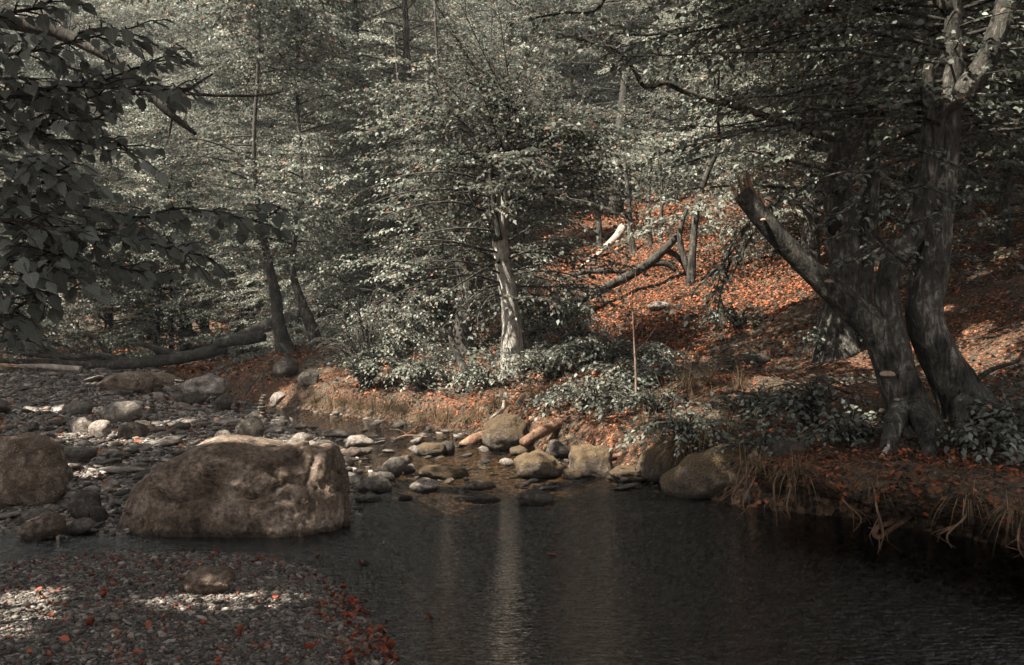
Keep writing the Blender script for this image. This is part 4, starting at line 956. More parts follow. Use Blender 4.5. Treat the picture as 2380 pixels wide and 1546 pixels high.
def grass(u, v, n, ln, label, seed, hang=0.0, pos=None):
    rng = np.random.RandomState(seed); b = hit(u, v) if pos is None else np.array(pos)
    th = rng.uniform(0, 6.28, n); sp = rng.uniform(.1, .75, n); L = ln * rng.uniform(.5, 1.1, n)
    h = np.stack([np.cos(th), np.sin(th) - hang, 0 * th], 1); h = norm(h)
    r0 = np.stack([np.cos(th), np.sin(th), 0 * th], 1) * (rng.uniform(0, .07, n) * (1 + ln))[:, None]
    sd = np.stack([-h[:, 1], h[:, 0], 0 * th], 1)
    V = []
    wd = .0028
    for k, t in enumerate((0, .35, .7, 1.0)):
        c = r0 + h * (L * sp * t * (1 + .4 * t))[:, None]; c[:, 2] += L * ((1 - .4 * sp) * t - (.55 + hang) * sp * t * t * 1.3) 
        ww = wd * (1 - t * .9)
        V += [c - sd * ww, c + sd * ww]
    V = np.stack(V, 1); f = np.array([(0, 1, 3, 2), (2, 3, 5, 4), (4, 5, 7, 6)])[None] + (np.arange(n) * 8)[:, None, None]
    mb = MB(); mb.add(V.reshape(-1, 3), f.reshape(-1, 4)); o = mb.build('grass_tuft', M['grass'], smooth=False); o.location = [float(a) for a in b]
    tag(o, label, 'grass', 'grass tufts on the bank' if pos is None else 'grass hanging over the undercut bank')
GR = [(735, 940), (770, 944), (800, 946), (835, 950), (870, 955), (905, 958), (935, 965), (985, 978), (1010, 975), (1040, 982), (1085, 985), (1110, 978), (1150, 950), (1240, 930), (1320, 925), (1420, 960), (1500, 1010), (1545, 1040), (1575, 1060), (1600, 1050), (1640, 1030), (1690, 1020), (1600, 900), (1650, 895), (1720, 905), (1790, 930),
      ]
GL = [(0, 900, 'on the sunny bank left of the bright bush'), (900, 1130, 'on the bank edge below the bright bush'), (1130, 1480, 'on the bank above the round boulder'), (1480, 1850, 'on the bank around the sloping mossy rock')]
ONUM = ['leftmost', 'second from left', 'third from left', 'fourth from left', 'fifth from left', 'sixth from left', 'seventh from left', 'eighth from left', 'ninth from left', 'tenth from left', 'eleventh from left', 'twelfth from left', 'thirteenth from left']
for a, bb, z in GL:
    for i, (u, v) in enumerate(sorted(g for g in GR if a <= g[0] < bb)):
        big = u > 2280 or 1560 < u < 1620
        grass(u, v, 230 if u < 1850 else 110, (.36 if u < 1850 else .24) * (1.3 if big else 1), 'ochre grass tuft %s, %s' % (z, ONUM[i]), int(u), .5)

# ------------------------------------------------------------------ dead wood
def wood_thing(name, pts, r, mk, label, cat='log', extra=(), seg=12, rough=.12, ridges=.12, group=None):
    P = np.array(pts); b = P[0].copy()
    w = MB(); tube(w, P - b, r, seg, rough=rough, ridges=ridges)
    for e, er in extra: tube(w, np.array(e) - b, er, 7, rough=.1)
    o = w.build(name, M[mk]); o.location = [float(a) for a in b]; tag(o, label, cat, group); return o
YL = 22.5
def L3(u, v, Y=YL): return at(u, v, Y)
ex = [([L3(430, 828), L3(380, 815), L3(330, 800), L3(300, 798)], [.09, .08, .06, .02]), ([L3(300, 842), L3(240, 828), L3(170, 830), L3(90, 826), L3(0, 818)], [.1, .09, .07, .05, .02]), ([L3(210, 842), L3(150, 826), L3(80, 815), L3(20, 812)], [.05, .05, .04, .02]),
      ([L3(340, 838), L3(300, 860), L3(260, 868)], [.05, .04, .02]), ([L3(370, 840), L3(385, 790), L3(400, 755)], [.03, .02, .01]), ([L3(250, 840), L3(225, 790), L3(180, 770)], [.04, .03, .01]), ([L3(120, 832), L3(90, 790), L3(60, 780)], [.03, .02, .01]), ([L3(200, 836), L3(140, 800), L3(100, 790), L3(30, 800)], [.03, .02, .02, .01])]
wood_thing('fallen_log', [L3(525, 808), L3(480, 820), L3(420, 832), L3(338, 842), L3(260, 848), L3(190, 848), L3(80, 842), L3(-60, 836)], [.12, .14, .14, .13, .12, .1, .07, .04], 'bark_dark', 'long dark fallen log with bare branches lying across the far gravel', extra=ex)
wood_thing('fallen_log', [L3(190, 858, 21.5), L3(150, 856, 21.5), L3(110, 852, 21.5), L3(40, 850, 21.5)], [.07, .07, .06, .03], 'deadwood', 'short pale log lying in front of the long dark one', group='dead wood')
wood_thing('fallen_log', [L3(616, 780, 21.5), L3(575, 788, 21.5), L3(528, 794, 21.5), L3(500, 802, 21.5)], [.13, .13, .12, .1], 'bark_dark', 'dark log end resting on the slope left of the pair of trunks', group='dead wood')
wood_thing('fallen_log', [L3(700, 735, 22.5), L3(640, 752, 22.5), L3(590, 768, 22.5), L3(550, 782, 22.5)], [.17, .16, .12, .07], 'bark_dark', 'dark log lying up the slope behind the pair of trunks', group='dead wood')
p = [hit(1312, 715), hit(1328, 707), hit(1400, 672)]; Yh = float(hit(1463, 660)[1]) - .6
wood_thing('fallen_branch', [at(1250, 728, Yh - 1), at(1330, 706, Yh - .6), at(1400, 672, Yh - .3), at(1463, 640, Yh), at(1510, 610, Yh), at(1545, 578, Yh), at(1575, 548, Yh)], [.04, .07, .08, .085, .085, .08, .06], 'bark_dark', 'dark arched dead limb leaning down across the orange slope', 'branch',
           extra=[([at(1500, 615, Yh), at(1545, 612, Yh), at(1570, 630, Yh)], [.06, .06, .03]), ([at(1545, 580, Yh), at(1580, 600, Yh + .2), at(1600, 640, Yh + .2)], [.06, .05, .04]), ([at(1400, 672, Yh - .3), at(1360, 668, Yh), at(1300, 660, Yh)], [.03, .03, .015])], group='dead wood')
wood_thing('fallen_branch', [at(1300, 650, Yh + .8), at(1350, 634, Yh + .8), at(1400, 630, Yh + .8), at(1455, 632, Yh + .8)], [.02, .045, .05, .04], 'bark_grey', 'grey straight dead branch lying above the arched limb', 'branch', group='dead wood')
Yw = float(hit(1400, 590)[1]) - .3
wood_thing('fallen_branch', [at(1448, 528, Yw + .5), at(1432, 552, Yw), at(1408, 574, Yw), at(1380, 600, Yw - .2), at(1345, 622, Yw - .5)], [.09, .075, .06, .04, .02], 'deadwood', 'bleached dead branch leaning on the upper orange slope', 'branch', extra=[([at(1408, 574, Yw), at(1390, 590, Yw), at(1365, 602, Yw - .4)], [.03, .025, .01])], group='dead wood')
b = hit(1290, 1000); Yb = float(b[1])
wood_thing('fallen_log', [at(1215, 1030, Yb - .4), at(1260, 1004, Yb - .2), at(1300, 982, Yb), at(1345, 952, Yb + .3)], [.05, .06, .06, .05], 'rotwood', 'brown rotten log propped against the bank right of the round boulder', group='dead wood')
Yb = float(hit(1100, 1030)[1])
wood_thing('fallen_log', [at(1066, 1036, Yb), at(1095, 1026, Yb), at(1140, 1008, Yb + .2)], [.03, .07, .07], 'rotwood', 'short brown log jammed left of the round boulder', group='dead wood')
Yb = float(hit(1440, 1062)[1])
wood_thing('fallen_branch', [at(1408, 1064, Yb), at(1440, 1058, Yb), at(1466, 1052, Yb)], [.025, .03, .025], 'rotwood', 'stout broken stick among the brown bank boulders', 'branch', group='dead wood')
b = hit(1095, 905); Yb = float(b[1])
wood_thing('tree_stump', [at(1098, 925, Yb), at(1090, 885, Yb), at(1075, 850, Yb), at(1052, 800, Yb + .1), at(1045, 760, Yb + .1)], [.16, .08, .055, .045, .02], 'bark_grey', 'leaning dead stem with bare roots at the bank edge', 'stump',
           extra=[([at(1095, 905, Yb), at(1080, 930, Yb - .2), at(1066, 945, Yb - .3)], [.06, .05, .02]), ([at(1098, 905, Yb), at(1108, 930, Yb - .3), at(1090, 955, Yb - .4)], [.06, .05, .02]), ([at(1092, 895, Yb), at(1070, 905, Yb - .1), at(1050, 930, Yb - .2)], [.05, .04, .02])], group='dead wood')
Yb = float(hit(1160, 965)[1]) - .2
wood_thing('root', [at(1172, 930, Yb), at(1170, 948, Yb), at(1155, 962, Yb - .1), at(1140, 972, Yb - .2)], [.02, .025, .022, .01], 'deadwood', 'pale crooked root above the round boulder', 'root', group='dead wood')
Yr = 5.9
wood_thing('root', [at(2125, 1192, Yr + .15), at(2100, 1212, Yr), at(2068, 1232, Yr - .05), at(2044, 1249, Yr - .1), at(2032, 1243, Yr - .1), at(2036, 1228, Yr - .08), at(2050, 1221, Yr - .05), at(2078, 1212, Yr), at(2100, 1196, Yr + .2)], [.012, .011, .012, .013, .014, .015, .014, .011, .010], 'rotwood', 'crooked looped root poking from under the undercut bank', 'root', rough=.35,
           extra=[([at(2042, 1246, Yr - .1), at(2044, 1262, Yr - .1), at(2043, 1275, Yr - .1)], [.005, .004, .002]), ([at(2070, 1232, Yr - .05), at(2062, 1244, Yr - .05), at(2064, 1256, Yr - .05)], [.005, .004, .002]), ([at(2034, 1230, Yr - .08), at(2018, 1226, Yr - .1)], [.006, .003])])
wood_thing('fallen_branch', [at(2025, 1100, 6.5), at(2045, 1070, 6.6), at(2065, 1035, 6.8)], [.02, .018, .012], 'deadwood', 'short pale stick lying below the gnarled trunks', 'branch', group='dead wood')
b = hit(960, 1030)
wood_thing('fallen_branch', [at(915, 1022, b[1]), at(945, 1012, b[1]), at(1000, 1016, b[1])], [.006, .01, .004], 'rotwood', 'thin twig debris snagged on rocks in midstream', 'branch', extra=[([at(930, 1018, b[1]), at(960, 1000, b[1]), at(975, 985, b[1])], [.006, .004, .002]), ([at(950, 1014, b[1]), at(930, 1000, b[1]), at(905, 998, b[1])], [.006, .004, .002])], group='dead wood')

# ------------------------------------------------------------------ stones
def rock_shape(rng, a, b, c, ang=.5, det=3, rough=.25):
    v, f = ico(det); v = v.copy()
    e = rng.uniform(.84, 1.04)
    v = np.sign(v) * np.abs(v) ** e
    off = rng.uniform(-50, 50, 3)
    for _ in range(int(5 + 7 * ang)):
        n = norm(rng.normal(0, 1, 3) * [1, 1, .8]); d = rng.uniform(.62, .95) if ang > .3 else rng.uniform(.85, 1.05)
        t = v @ n - d; m = t > 0
        v[m] -= n * t[m][:, None] * .92
    v *= (1 + rough * 1.3 * fbm(v * 1.2 + off, 3) + rough * .5 * fbm(v * 3.5 + off, 4))[:, None]
    if det > 2: v -= v * (np.clip(.16 - np.abs(fbm(v * [1.5, 1.5, 3] + off, 2)), 0, 1) * rough * 2.2)[:, None]
    return v * [a, b, c], f

def rock(u, v, wpx, hpx, mk, label, ang=.5, det=3, seed=None, deep=.8, sink=.22, group='stones', name='rock', tilt=None, rz=None, pos=None):
    rng = np.random.RandomState(seed if seed is not None else int(u * 7 + v * 3) % 99991)
    b = hit(u, v) if pos is None else np.array(pos); Y = b[1]
    a = wpx / 2 / F * Y; H = hpx / F * Y; c = H / (2 - 2 * sink)
    vv, f = rock_shape(rng, a * 1.08, a * deep * 1.05, c * 1.08, ang, det)
    if tilt:
        ct, s_ = math.cos(tilt), math.sin(tilt); vv = np.stack([vv[:, 0] * ct - vv[:, 2] * s_, vv[:, 1], vv[:, 0] * s_ + vv[:, 2] * ct], 1)
    lo, hi = vv[:, 2].min(), vv[:, 2].max()
    z = b[2] - lo - (hi - lo) * sink
    mb = MB(); mb.add(vv / a, f); o = mb.build(name, M[mk]); o.scale = (float(a),) * 3; o.location = (float(b[0]), float(b[1] + a * deep * .75), float(z))
    o.rotation_euler = (0, 0, rz if rz is not None else 0)
    return tag(o, label, 'rock', group)

# the great boulder
def boulder():
    v, f = ico(6); v = v.copy()
    base = hit(520, 1250); Y = base[1] + .05
    s = F / Y
    x0 = v[:, 0].copy()
    v = np.sign(v) * np.abs(v) ** np.array([.62, .55, .55])
    xs = (np.array([245, 258, 275, 330, 400, 440, 500, 560, 620, 700, 745, 768, 780, 785]) - 515) / 270
    top = np.array([25, 70, 95, 145, 190, 206, 214, 206, 194, 196, 187, 150, 100, 40]) / s
    hw = 270 / s; dp = .5
    x = v[:, 0]; h = np.interp(x, xs, top)
    off = np.array([3.1, 8.2, 1.7])
    bulge = 1 + .12 * fbm(v * 1.6 + off, 3)
    zr = np.clip(v[:, 2] / np.maximum((1 - x0 ** 2) ** .275, .3), -1, 1)
    z = np.where(zr > 0, zr * h, v[:, 2] * .3)
    yy = v[:, 1] * dp * bulge * (1 - .22 * np.clip(zr, 0, 1))
    P = np.stack([x * hw, yy, z], 1)
    # broad flat facets, then slanting cracks and ledges, then grain
    for nx_, ny_, nz_, d_ in ((.1, -.93, .36, .50), (-.35, -.9, .2, .56), (.65, -.72, .2, .70), (-.6, -.62, .5, .66), (.3, -.75, .58, .62)):
        nn = norm(np.array([nx_, ny_, nz_])); t = P @ nn - d_; m = t > 0
        P[m] -= nn * t[m][:, None] * .85
    n = norm(v * [1, 1.3, 1])
    def pl(Q, pts):
        b_ = np.full(len(Q), 9.0); sd_ = np.zeros(len(Q))
        for A_, B_ in zip(pts[:-1], pts[1:]):
            d_, c_ = seg_dist(Q, np.array(A_), np.array(B_)); m_ = d_ < b_; b_[m_] = d_[m_]; sd_[m_] = np.sign(c_[m_])
        return b_, sd_
    Q2 = np.stack([P[:, 0], P[:, 2]], 1) + .02 * np.stack([fbm(P * 7, 2), fbm(P * 7 + 30, 2)], 1)
    front = sm(-P[:, 1], .05, .25)
    for pts, dep, step in (([(-.5, .38), (-.42, .28), (-.3, .235), (-.18, .25), (-.1, .31), (-.06, .38)], .05, .045), ([(-.3, .17), (-.16, .2), (-.02, .27), (.04, .33)], .035, -.02), ([(-.04, .37), (.1, .31), (.22, .265), (.34, .32), (.46, .36)], .045, .035),
                           ([(-.12, .1), (.02, .05), (.1, .02), (.22, .1), (.38, .16), (.5, .18)], .04, .02), ([(.28, .2), (.42, .26), (.58, .22)], .035, .02), ([(.6, .5), (.57, .35), (.62, .2), (.56, .02)], .05, .03)):
        d_, sd_ = pl(Q2, pts)
        P -= n * (front * (dep * np.exp(-(d_ / .013) ** 2) - step * sd_ * np.exp(-d_ / .07)))[:, None]
    ca, sa = math.cos(.28), math.sin(.28)
    q = np.stack([(P[:, 0] * ca - P[:, 2] * sa) * 1.5, P[:, 1] * 1.2, (P[:, 0] * sa + P[:, 2] * ca) * 4.2], 1) + off
    cr = np.abs(fbm(q, 3)); P -= n * (np.clip(.06 - cr, 0, 1) * .95)[:, None]
    P += n * (np.clip(fbm(q * 1.3 + 7, 2), -.2, .2) * .05)[:, None]
    P += n * (.03 * fbm(P * 5 + 9, 5) + .014 * fbm(P * 24, 3))[:, None]
    mb = MB(); mb.add(P, f); o = mb.build('boulder', M['rock_brown'])
    o.location = (float((512 - CX) / s), float(Y + dp * .85), -.01); o.rotation_euler = (0, 0, math.radians(-3))
    tag(o, 'huge tan lichen spotted boulder lying in the water at left', 'boulder')
boulder()
R = [(795, 1224, 42, 130, 'rock_brown', 'upright narrow slab leaning on the right end of the huge boulder', .8), (38, 1175, 175, 140, 'rock_brown', 'large rounded boulder cut off by the left edge', .25),
     (88, 1258, 98, 48, 'rock_brown', 'pointed wedge of brown rock at the left waterline', .9), (172, 1245, 80, 28, 'rock_pale', 'pale flat stone at the waterline beside the pointed wedge', .4), (188, 1206, 78, 58, 'rock_dark', 'dark layered stone left of the huge boulder', .8),
     (75, 1222, 85, 30, 'rock_grey', 'low grey slab behind the pointed wedge', .7), (225, 1222, 40, 38, 'rock_dark', 'small dark stone touching the left foot of the huge boulder', .5), (128, 1120, 60, 34, 'rock_grey', 'grey block right of the boulder at the left edge', .7),
     (226, 1018, 50, 34, 'rock_pale', 'pale rounded sunlit stone on the stony flat', .2), (302, 1022, 64, 36, 'rock_dark', 'dark rough domed stone right of the pale rounded one', .3), (276, 985, 88, 46, 'rock_grey', 'broad grey domed stone in the middle of the stony flat', .3),
     (278, 915, 150, 52, 'rock_brown', 'wide cracked brown boulder in front of the fallen log', .7), (368, 897, 58, 32, 'rock_brown', 'triangular brown stone between the cracked and the square boulder', .9), (470, 922, 132, 48, 'rock_pale', 'square topped pale boulder on the far gravel', .6),
     (434, 943, 76, 34, 'rock_dark', 'dark stone in front of the square topped boulder', .7), (520, 955, 52, 30, 'rock_dark', 'dark stone right of the square topped boulder', .5), (172, 966, 70, 34, 'rock_grey', 'flat topped grey stone left of the broad domed one', .6), (184, 1008, 58, 34, 'rock_grey', 'grey stone just left of the pale rounded one', .6),
     (62, 1010, 52, 24, 'rock_dark', 'low dark stone near the left edge', .6), (20, 1050, 80, 28, 'rock_dark', 'dark slab at the left edge above the rounded boulder', .7), (165, 1076, 90, 30, 'rock_grey', 'flat layered slab behind the huge boulder to its left', .8), (575, 1022, 62, 46, 'rock_dark', 'dark rounded stone at the gravel edge behind the huge boulder', .3),
     (518, 1026, 36, 22, 'rock_pale', 'small pale egg shaped stone beside the dark rounded one', .1), (697, 1030, 48, 20, 'rock_pale', 'pale stone at the tip of the gravel by the stream', .6), (648, 940, 38, 26, 'rock_pale', 'white block under the sunny grass bank', .7), (752, 1066, 66, 38, 'rock_pale', 'bright angular stone just behind the right end of the huge boulder', .8),
     (720, 1052, 50, 22, 'rock_pale', 'bright flat stone left of the bright angular one', .6), (800, 1085, 44, 20, 'rock_pale', 'bright stone at the water behind the huge boulder', .6), (640, 1048, 70, 16, 'rock_pale', 'thin bright slab on the sunlit gravel', .6),
     (832, 1040, 68, 22, 'rock_pale', 'pale slab in the stream beyond the sunlit gravel', .7), (818, 1064, 54, 22, 'rock_brown', 'brown stone in shallow water near the sunlit gravel', .5), (970, 1034, 34, 18, 'rock_pale', 'small white wedge in midstream', .8), (978, 1058, 60, 22, 'rock_pale', 'pale stone touching the mossy midstream stone', .6),
     (1002, 1060, 60, 25, 'rock_moss', 'low mossy stone in midstream', .3), (1040, 1057, 32, 28, 'rock_dark', 'dark egg shaped stone right of the low mossy one', .3), (910, 1106, 66, 38, 'rock_grey', 'tilted grey slab at the head of the pool', .9), (952, 1100, 28, 18, 'rock_pale', 'pale chip leaning beside the tilted grey slab', .9),
     (930, 1086, 56, 20, 'rock_brown', 'leaf strewn stone behind the tilted grey slab', .5), (1026, 1112, 116, 24, 'rock_moss', 'long flat mossy stone at the head of the pool', .3), (1178, 1084, 34, 15, 'rock_pale', 'small pale stone left of its paler twin in the riffle', .4), (1210, 1085, 32, 11, 'rock_pale', 'flat pale twin stone right in the riffle', .4),
     (1176, 1047, 104, 74, 'rock_moss', 'big round mossy boulder below the far bank', .0), (1250, 1112, 106, 50, 'rock_moss', 'rounded brown boulder nearest the riffle on the right', .25), (1374, 1108, 102, 66, 'rock_moss', 'tall brown boulder in the middle of the bank stones', .3), (1300, 1065, 62, 36, 'rock_dark', 'dark stone behind the rounded brown boulders', .5),
     (1216, 1060, 56, 24, 'rock_moss', 'low dark mossy stone right of the round boulder', .4), (1470, 1121, 100, 28, 'rock_moss', 'low flat brown stone at the waterline of the right bank', .2), (1545, 1120, 112, 74, 'rock_moss', 'mossy boulder left of the sloping rock', .3), (1412, 1085, 50, 26, 'rock_brown', 'brown stone wedged between tall and low bank stones', .5),
     (1330, 1112, 44, 22, 'rock_moss', 'small brown stone between the two rounded boulders', .4), (987, 1144, 62, 26, 'rock_pale', 'white rounded stone alone in the pool head', .4), (852, 1168, 58, 16, 'rock_grey', 'flat wet stone right of the huge boulder', .5), (942, 1166, 30, 14, 'rock_dark', 'small black wet stone in the pool head', .4),
     (1112, 1138, 70, 14, 'rock_brown', 'half drowned brown stone in the pool head', .3), (1245, 1176, 84, 26, 'rock_dark', 'dark stone topped with red leaves in the pool', .5), (1120, 1170, 74, 12, 'rock_dark', 'low dark stone left of the leaf topped one in the pool', .5), (872, 1146, 84, 32, 'rock_grey', 'grey angular stone at the pool head left side', .8),
     (826, 1130, 50, 22, 'rock_grey', 'grey stone close to the upright slab', .7), (890, 1120, 60, 22, 'rock_grey', 'grey flat stone behind the angular one at the pool head', .7), (480, 1384, 118, 50, 'rock_brown', 'tan humped rock sunk in the near gravel', .4), (258, 1452, 38, 18, 'rock_grey', 'small grey block on the near gravel', .9), (846, 1314, 26, 9, 'rock_dark', 'small dark stone in the shallows off the near gravel', .4),
     (1740, 1172, 34, 32, 'rock_dark', 'small dark stone at the corner of the undercut bank', .4), (1975, 1120, 110, 34, 'rock_grey', 'lichened stone bedded in the undercut bank', .4), (1832, 1105, 86, 60, 'rock_dark', 'dark round rock at the head of the undercut bank', .3), (2130, 1022, 48, 34, 'rock_grey', 'flat leaf shaped stone at the foot of the gnarled trees', .4),
     (2196, 1138, 54, 24, 'rock_pale', 'tan flat stone lying on the undercut bank', .5), (2240, 1128, 40, 22, 'rock_pale', 'tan block beside the flat stone on the undercut bank', .8), (1765, 845, 70, 24, 'rock_dark', 'dark slab on the terrace left of the hollow trunk', .8), (660, 880, 60, 44, 'rock_dark', 'dark mossy rock under the lip of the left bank', .4), (715, 900, 46, 36, 'rock_dark', 'dark rock beside the mossy one under the bank lip', .4), (1540, 720, 60, 20, 'rock_pale', 'pale stone half buried in the sunlit orange slope', .6), (690, 1000, 40, 14, 'rock_dark', 'low dark stone in the upper channel', .5)]
HAND = []
for u, v, w_, h_, mk, lab, ang in R:
    big = w_ > 90
    o = rock(u, v, w_, h_, mk, lab, ang, 4 if big else 3, tilt=(.25 if 'wedge' in lab or 'tilted' in lab else None)); HAND.append((o, lab))
# the long sloping rock at the right bank's foot
rock(1655, 1156, 230, 92, 'rock_moss', 'long sloping mossy rock running down into the pool at right', .2, 4, tilt=.40, deep=.6, sink=.30)

# scattered stones of the gravel flat
def label_stone(o, x, y, rng_, used={}):
    lm = [(h[0].location.x, h[0].location.y, h[1]) for h in HAND]
    d = [(math.hypot(a - x, (c - y)), a, c, l) for a, c, l in lm]; d.sort(key=lambda t: t[0]); _, a, c, l = d[0]
    return l, ('left of' if x < a else 'right of') if abs(x - a) > abs(y - c) * .6 else ('behind' if y > c else 'in front of')
SHORT = {}
for o, lab in HAND:
    SHORT[lab] = 'the ' + lab
stones = []; rng = np.random.RandomState(77)
tries = 0; cnt = 0
protos = []
for k in range(10):
    vv, f = rock_shape(np.random.RandomState(300 + k), 1, .75, .3 if k < 6 else .48, .55 + .05 * k, 3)
    protos.append((vv, f))
pm = {}
tone = {'rock_pale': 'pale', 'rock_grey': 'grey', 'rock_dark': 'dark', 'rock_brown': 'brown'}
taken = [(o.location.x, o.location.y, .2) for o, _ in HAND]
while cnt < 235 and tries < 9000:
    tries += 1
    v = 860 + 390 * rng.rand() ** 1.1; u = rng.uniform(-40, 1060)
    if cnt >= 175: v = rng.uniform(1000, 1150); u = rng.uniform(780, 1480)
    p = hit(u, v)
    P2 = np.array([p[:2]]); dR = foot_sd(P2)[0]; dW = water_sd(P2)[0]
    if dR > -.1 or p[1] > 24: continue
    if dW < (-.45 if cnt < 175 else -1.2) or (dW < 0 and (p[1] < 8 or rng.rand() > (.4 if cnt < 175 else .9))): continue
    if p[1] < 6.6: continue
    s = (rng.gamma(2.2, .032) + .045) * (.6 if cnt >= 175 else 1); s = min(s * (1 + (p[1] - 7) * .03), .26)
    if any((p[0] - a) ** 2 + (p[1] - c) ** 2 < (r + s * .7) ** 2 for a, c, r in taken): continue
    if -2.75 < p[0] < -1.0 and p[1] < 7.5: continue
    taken.append((p[0], p[1], s * .8))
    mk = rng.choice(['rock_grey', 'rock_pale', 'rock_dark', 'rock_brown'], p=[.4, .25, .2, .15]); k = rng.randint(10)
    if (k, mk) not in pm:
        mb = MB(); mb.add(*protos[k]); pm[(k, mk)] = mb.mesh('stone', M[mk])
    o = bpy.data.objects.new('stone', pm[(k, mk)]); COL.objects.link(o)
    o.scale = (s, s * rng.uniform(.7, 1.1), s * rng.uniform(.5, .95)); o.rotation_euler = (rng.normal(0, .15), rng.normal(0, .15), rng.uniform(0, 6.28)); o.location = (p[0], p[1], max(p[2], -.03) + s * .12)
    stones.append((o, p[0], p[1], s, tone[mk], k)); cnt += 1
from collections import defaultdict
grp = defaultdict(list)
for t in stones:
    l, side = label_stone(t[0], t[1], t[2], rng); grp[(l, side)].append(t)
KEY = {}
for (l, side), ts in grp.items():
    hx = [h[0] for h in HAND if h[1] == l][0]
    ts.sort(key=lambda t: math.hypot(t[1] - hx.location.x, t[2] - hx.location.y))
    short = ' '.join(l.split()[:8])
    for wbad in (' in', ' on', ' of', ' the', ' by', ' at', ' and', ' to', ' behind', ' beside', ' just', ' with', ' right', ' left', ' between', ' below', ' under', ' touching', ' off'):
        pass
    ws = l.split()[:6]
    while ws and ws[-1] in ('in', 'on', 'of', 'the', 'by', 'at', 'and', 'to', 'behind', 'beside', 'just', 'with', 'right', 'left', 'between', 'below', 'under', 'off', 'front', 'nearest', 'leaning', 'lying', 'touching', 'its', 'near', 'close', 'end', 'a', 'above', 'beyond', 'topped' ): ws.pop()
    for i, t in enumerate(ts):
        tag(t[0], '%s stone %s the %s%s' % (t[4], side, ' '.join(ws), ', nearest to it' if i == 0 else ', %s to it' % ORD[min(i, 9)]), 'stone', 'loose stones on the gravel flat')

# cairns
for i, (u, v, n, wd, lab) in enumerate([(352, 962, 8, 22, 'stacked stone cairn between the domed stone and the square boulder'), (385, 955, 6, 16, 'smaller stacked cairn right of the tall one on the flat'), (547, 962, 8, 18, 'stacked stone cairn at the edge of the upper channel'), (610, 975, 9, 22, 'dark stacked cairn standing nearest the sunny bank'), (172, 948, 4, 26, 'squat cairn of dark slabs left on the flat')]):
    b = hit(u, v); root = thing('stone_cairn', b, lab, 'cairn', 'cairns on the gravel flat'); z = -.02; rng = np.random.RandomState(i + 500)
    for k in range(n):
        a = wd / 2 / F * b[1] * (1.1 - .55 * k / n) * rng.uniform(.8, 1.15); c = .022 * rng.uniform(.7, 1.2) * b[1] / 13
        vv, f = rock_shape(rng, a, a * .8, c, .4, 2); mb = MB(); mb.add(vv + [rng.normal(0, .012), rng.normal(0, .01), z + c], f); mb.build('flat_stone', M[rng.choice(['rock_dark', 'rock_grey', 'rock_brown'])], root); z += c * 1.75

# ------------------------------------------------------------------ gravel, litter, ground ivy
def stone_mat_pebble():
    m, nt, out = mat('shale_pebble'); L = nt.links.new
    g = nd(nt, 'ShaderNodeNewGeometry'); tc = nd(nt, 'ShaderNodeTexCoord')
    cr = ramp(nt, [(0, (0.03, 0.027, 0.024)), (0.35, (0.055, 0.046, 0.039)), (0.65, (0.1, 0.084, 0.071)), (0.86, (0.15, 0.122, 0.102)), (0.97, (0.25, 0.215, 0.19)), (1, (0.15, 0.065, 0.045))]); L(g.outputs['Random Per Island'], cr.inputs[0])
    n = nd(nt, 'ShaderNodeTexNoise', ins={'Scale': 70.0, 'Detail': 4.0}); L(tc.outputs['Object'], n.inputs[0])
    hs = nd(nt, 'ShaderNodeHueSaturation'); mr = nd(nt, 'ShaderNodeMapRange', ins={1: .3, 2: .7, 3: .6, 4: 1.4}); L(n.outputs[0], mr.inputs[0]); L(mr.outputs[0], hs.inputs['Value']); L(cr.outputs[0], hs.inputs['Color'])
    b = nd(nt, 'ShaderNodeBump', ins={'Strength': .4, 'Distance': .006}); L(n.outputs[0], b.inputs['Height'])
    p = nd(nt, 'ShaderNodeBsdfPrincipled', ins={'Roughness': .7, 'Specular IOR Level': .3}); L(hs.outputs[0], p.inputs['Base Color']); L(b.outputs[0], p.inputs['Normal']); L(p.outputs[0], out.inputs[0])
    return m
M['pebble'] = stone_mat_pebble()

def pebbles(mb, X, Y, S, det, rng, flat=(.25, .5)):
    n = len(X); v, f = ico(det)
    z = height(X, Y)
    ang = rng.uniform(0, 6.28, n); c, s = np.cos(ang)[:, None], np.sin(ang)[:, None]
    prot = [rock_shape(np.random.RandomState(900 + k), 1, .7, 1, .9, det, .2)[0] for k in range(8)]
    V = np.stack(prot)[rng.randint(0, 8, n)]
    fl = rng.uniform(*flat, n)[:, None]
    x = V[:, :, 0] * S[:, None]; y = V[:, :, 1] * S[:, None] * rng.uniform(.6, 1.1, n)[:, None]; zz = V[:, :, 2] * S[:, None] * fl
    tx, ty = rng.normal(0, .22, n)[:, None], rng.normal(0, .22, n)[:, None]
    zz = zz + x * tx + y * ty
    W = np.stack([x * c - y * s + X[:, None], x * s + y * c + Y[:, None], zz + z[:, None] + S[:, None] * fl * .35], 2)
    F_ = f[None] + (np.arange(n) * len(v))[:, None, None]
    mb.add(W.reshape(-1, 3), F_.reshape(-1, 3))

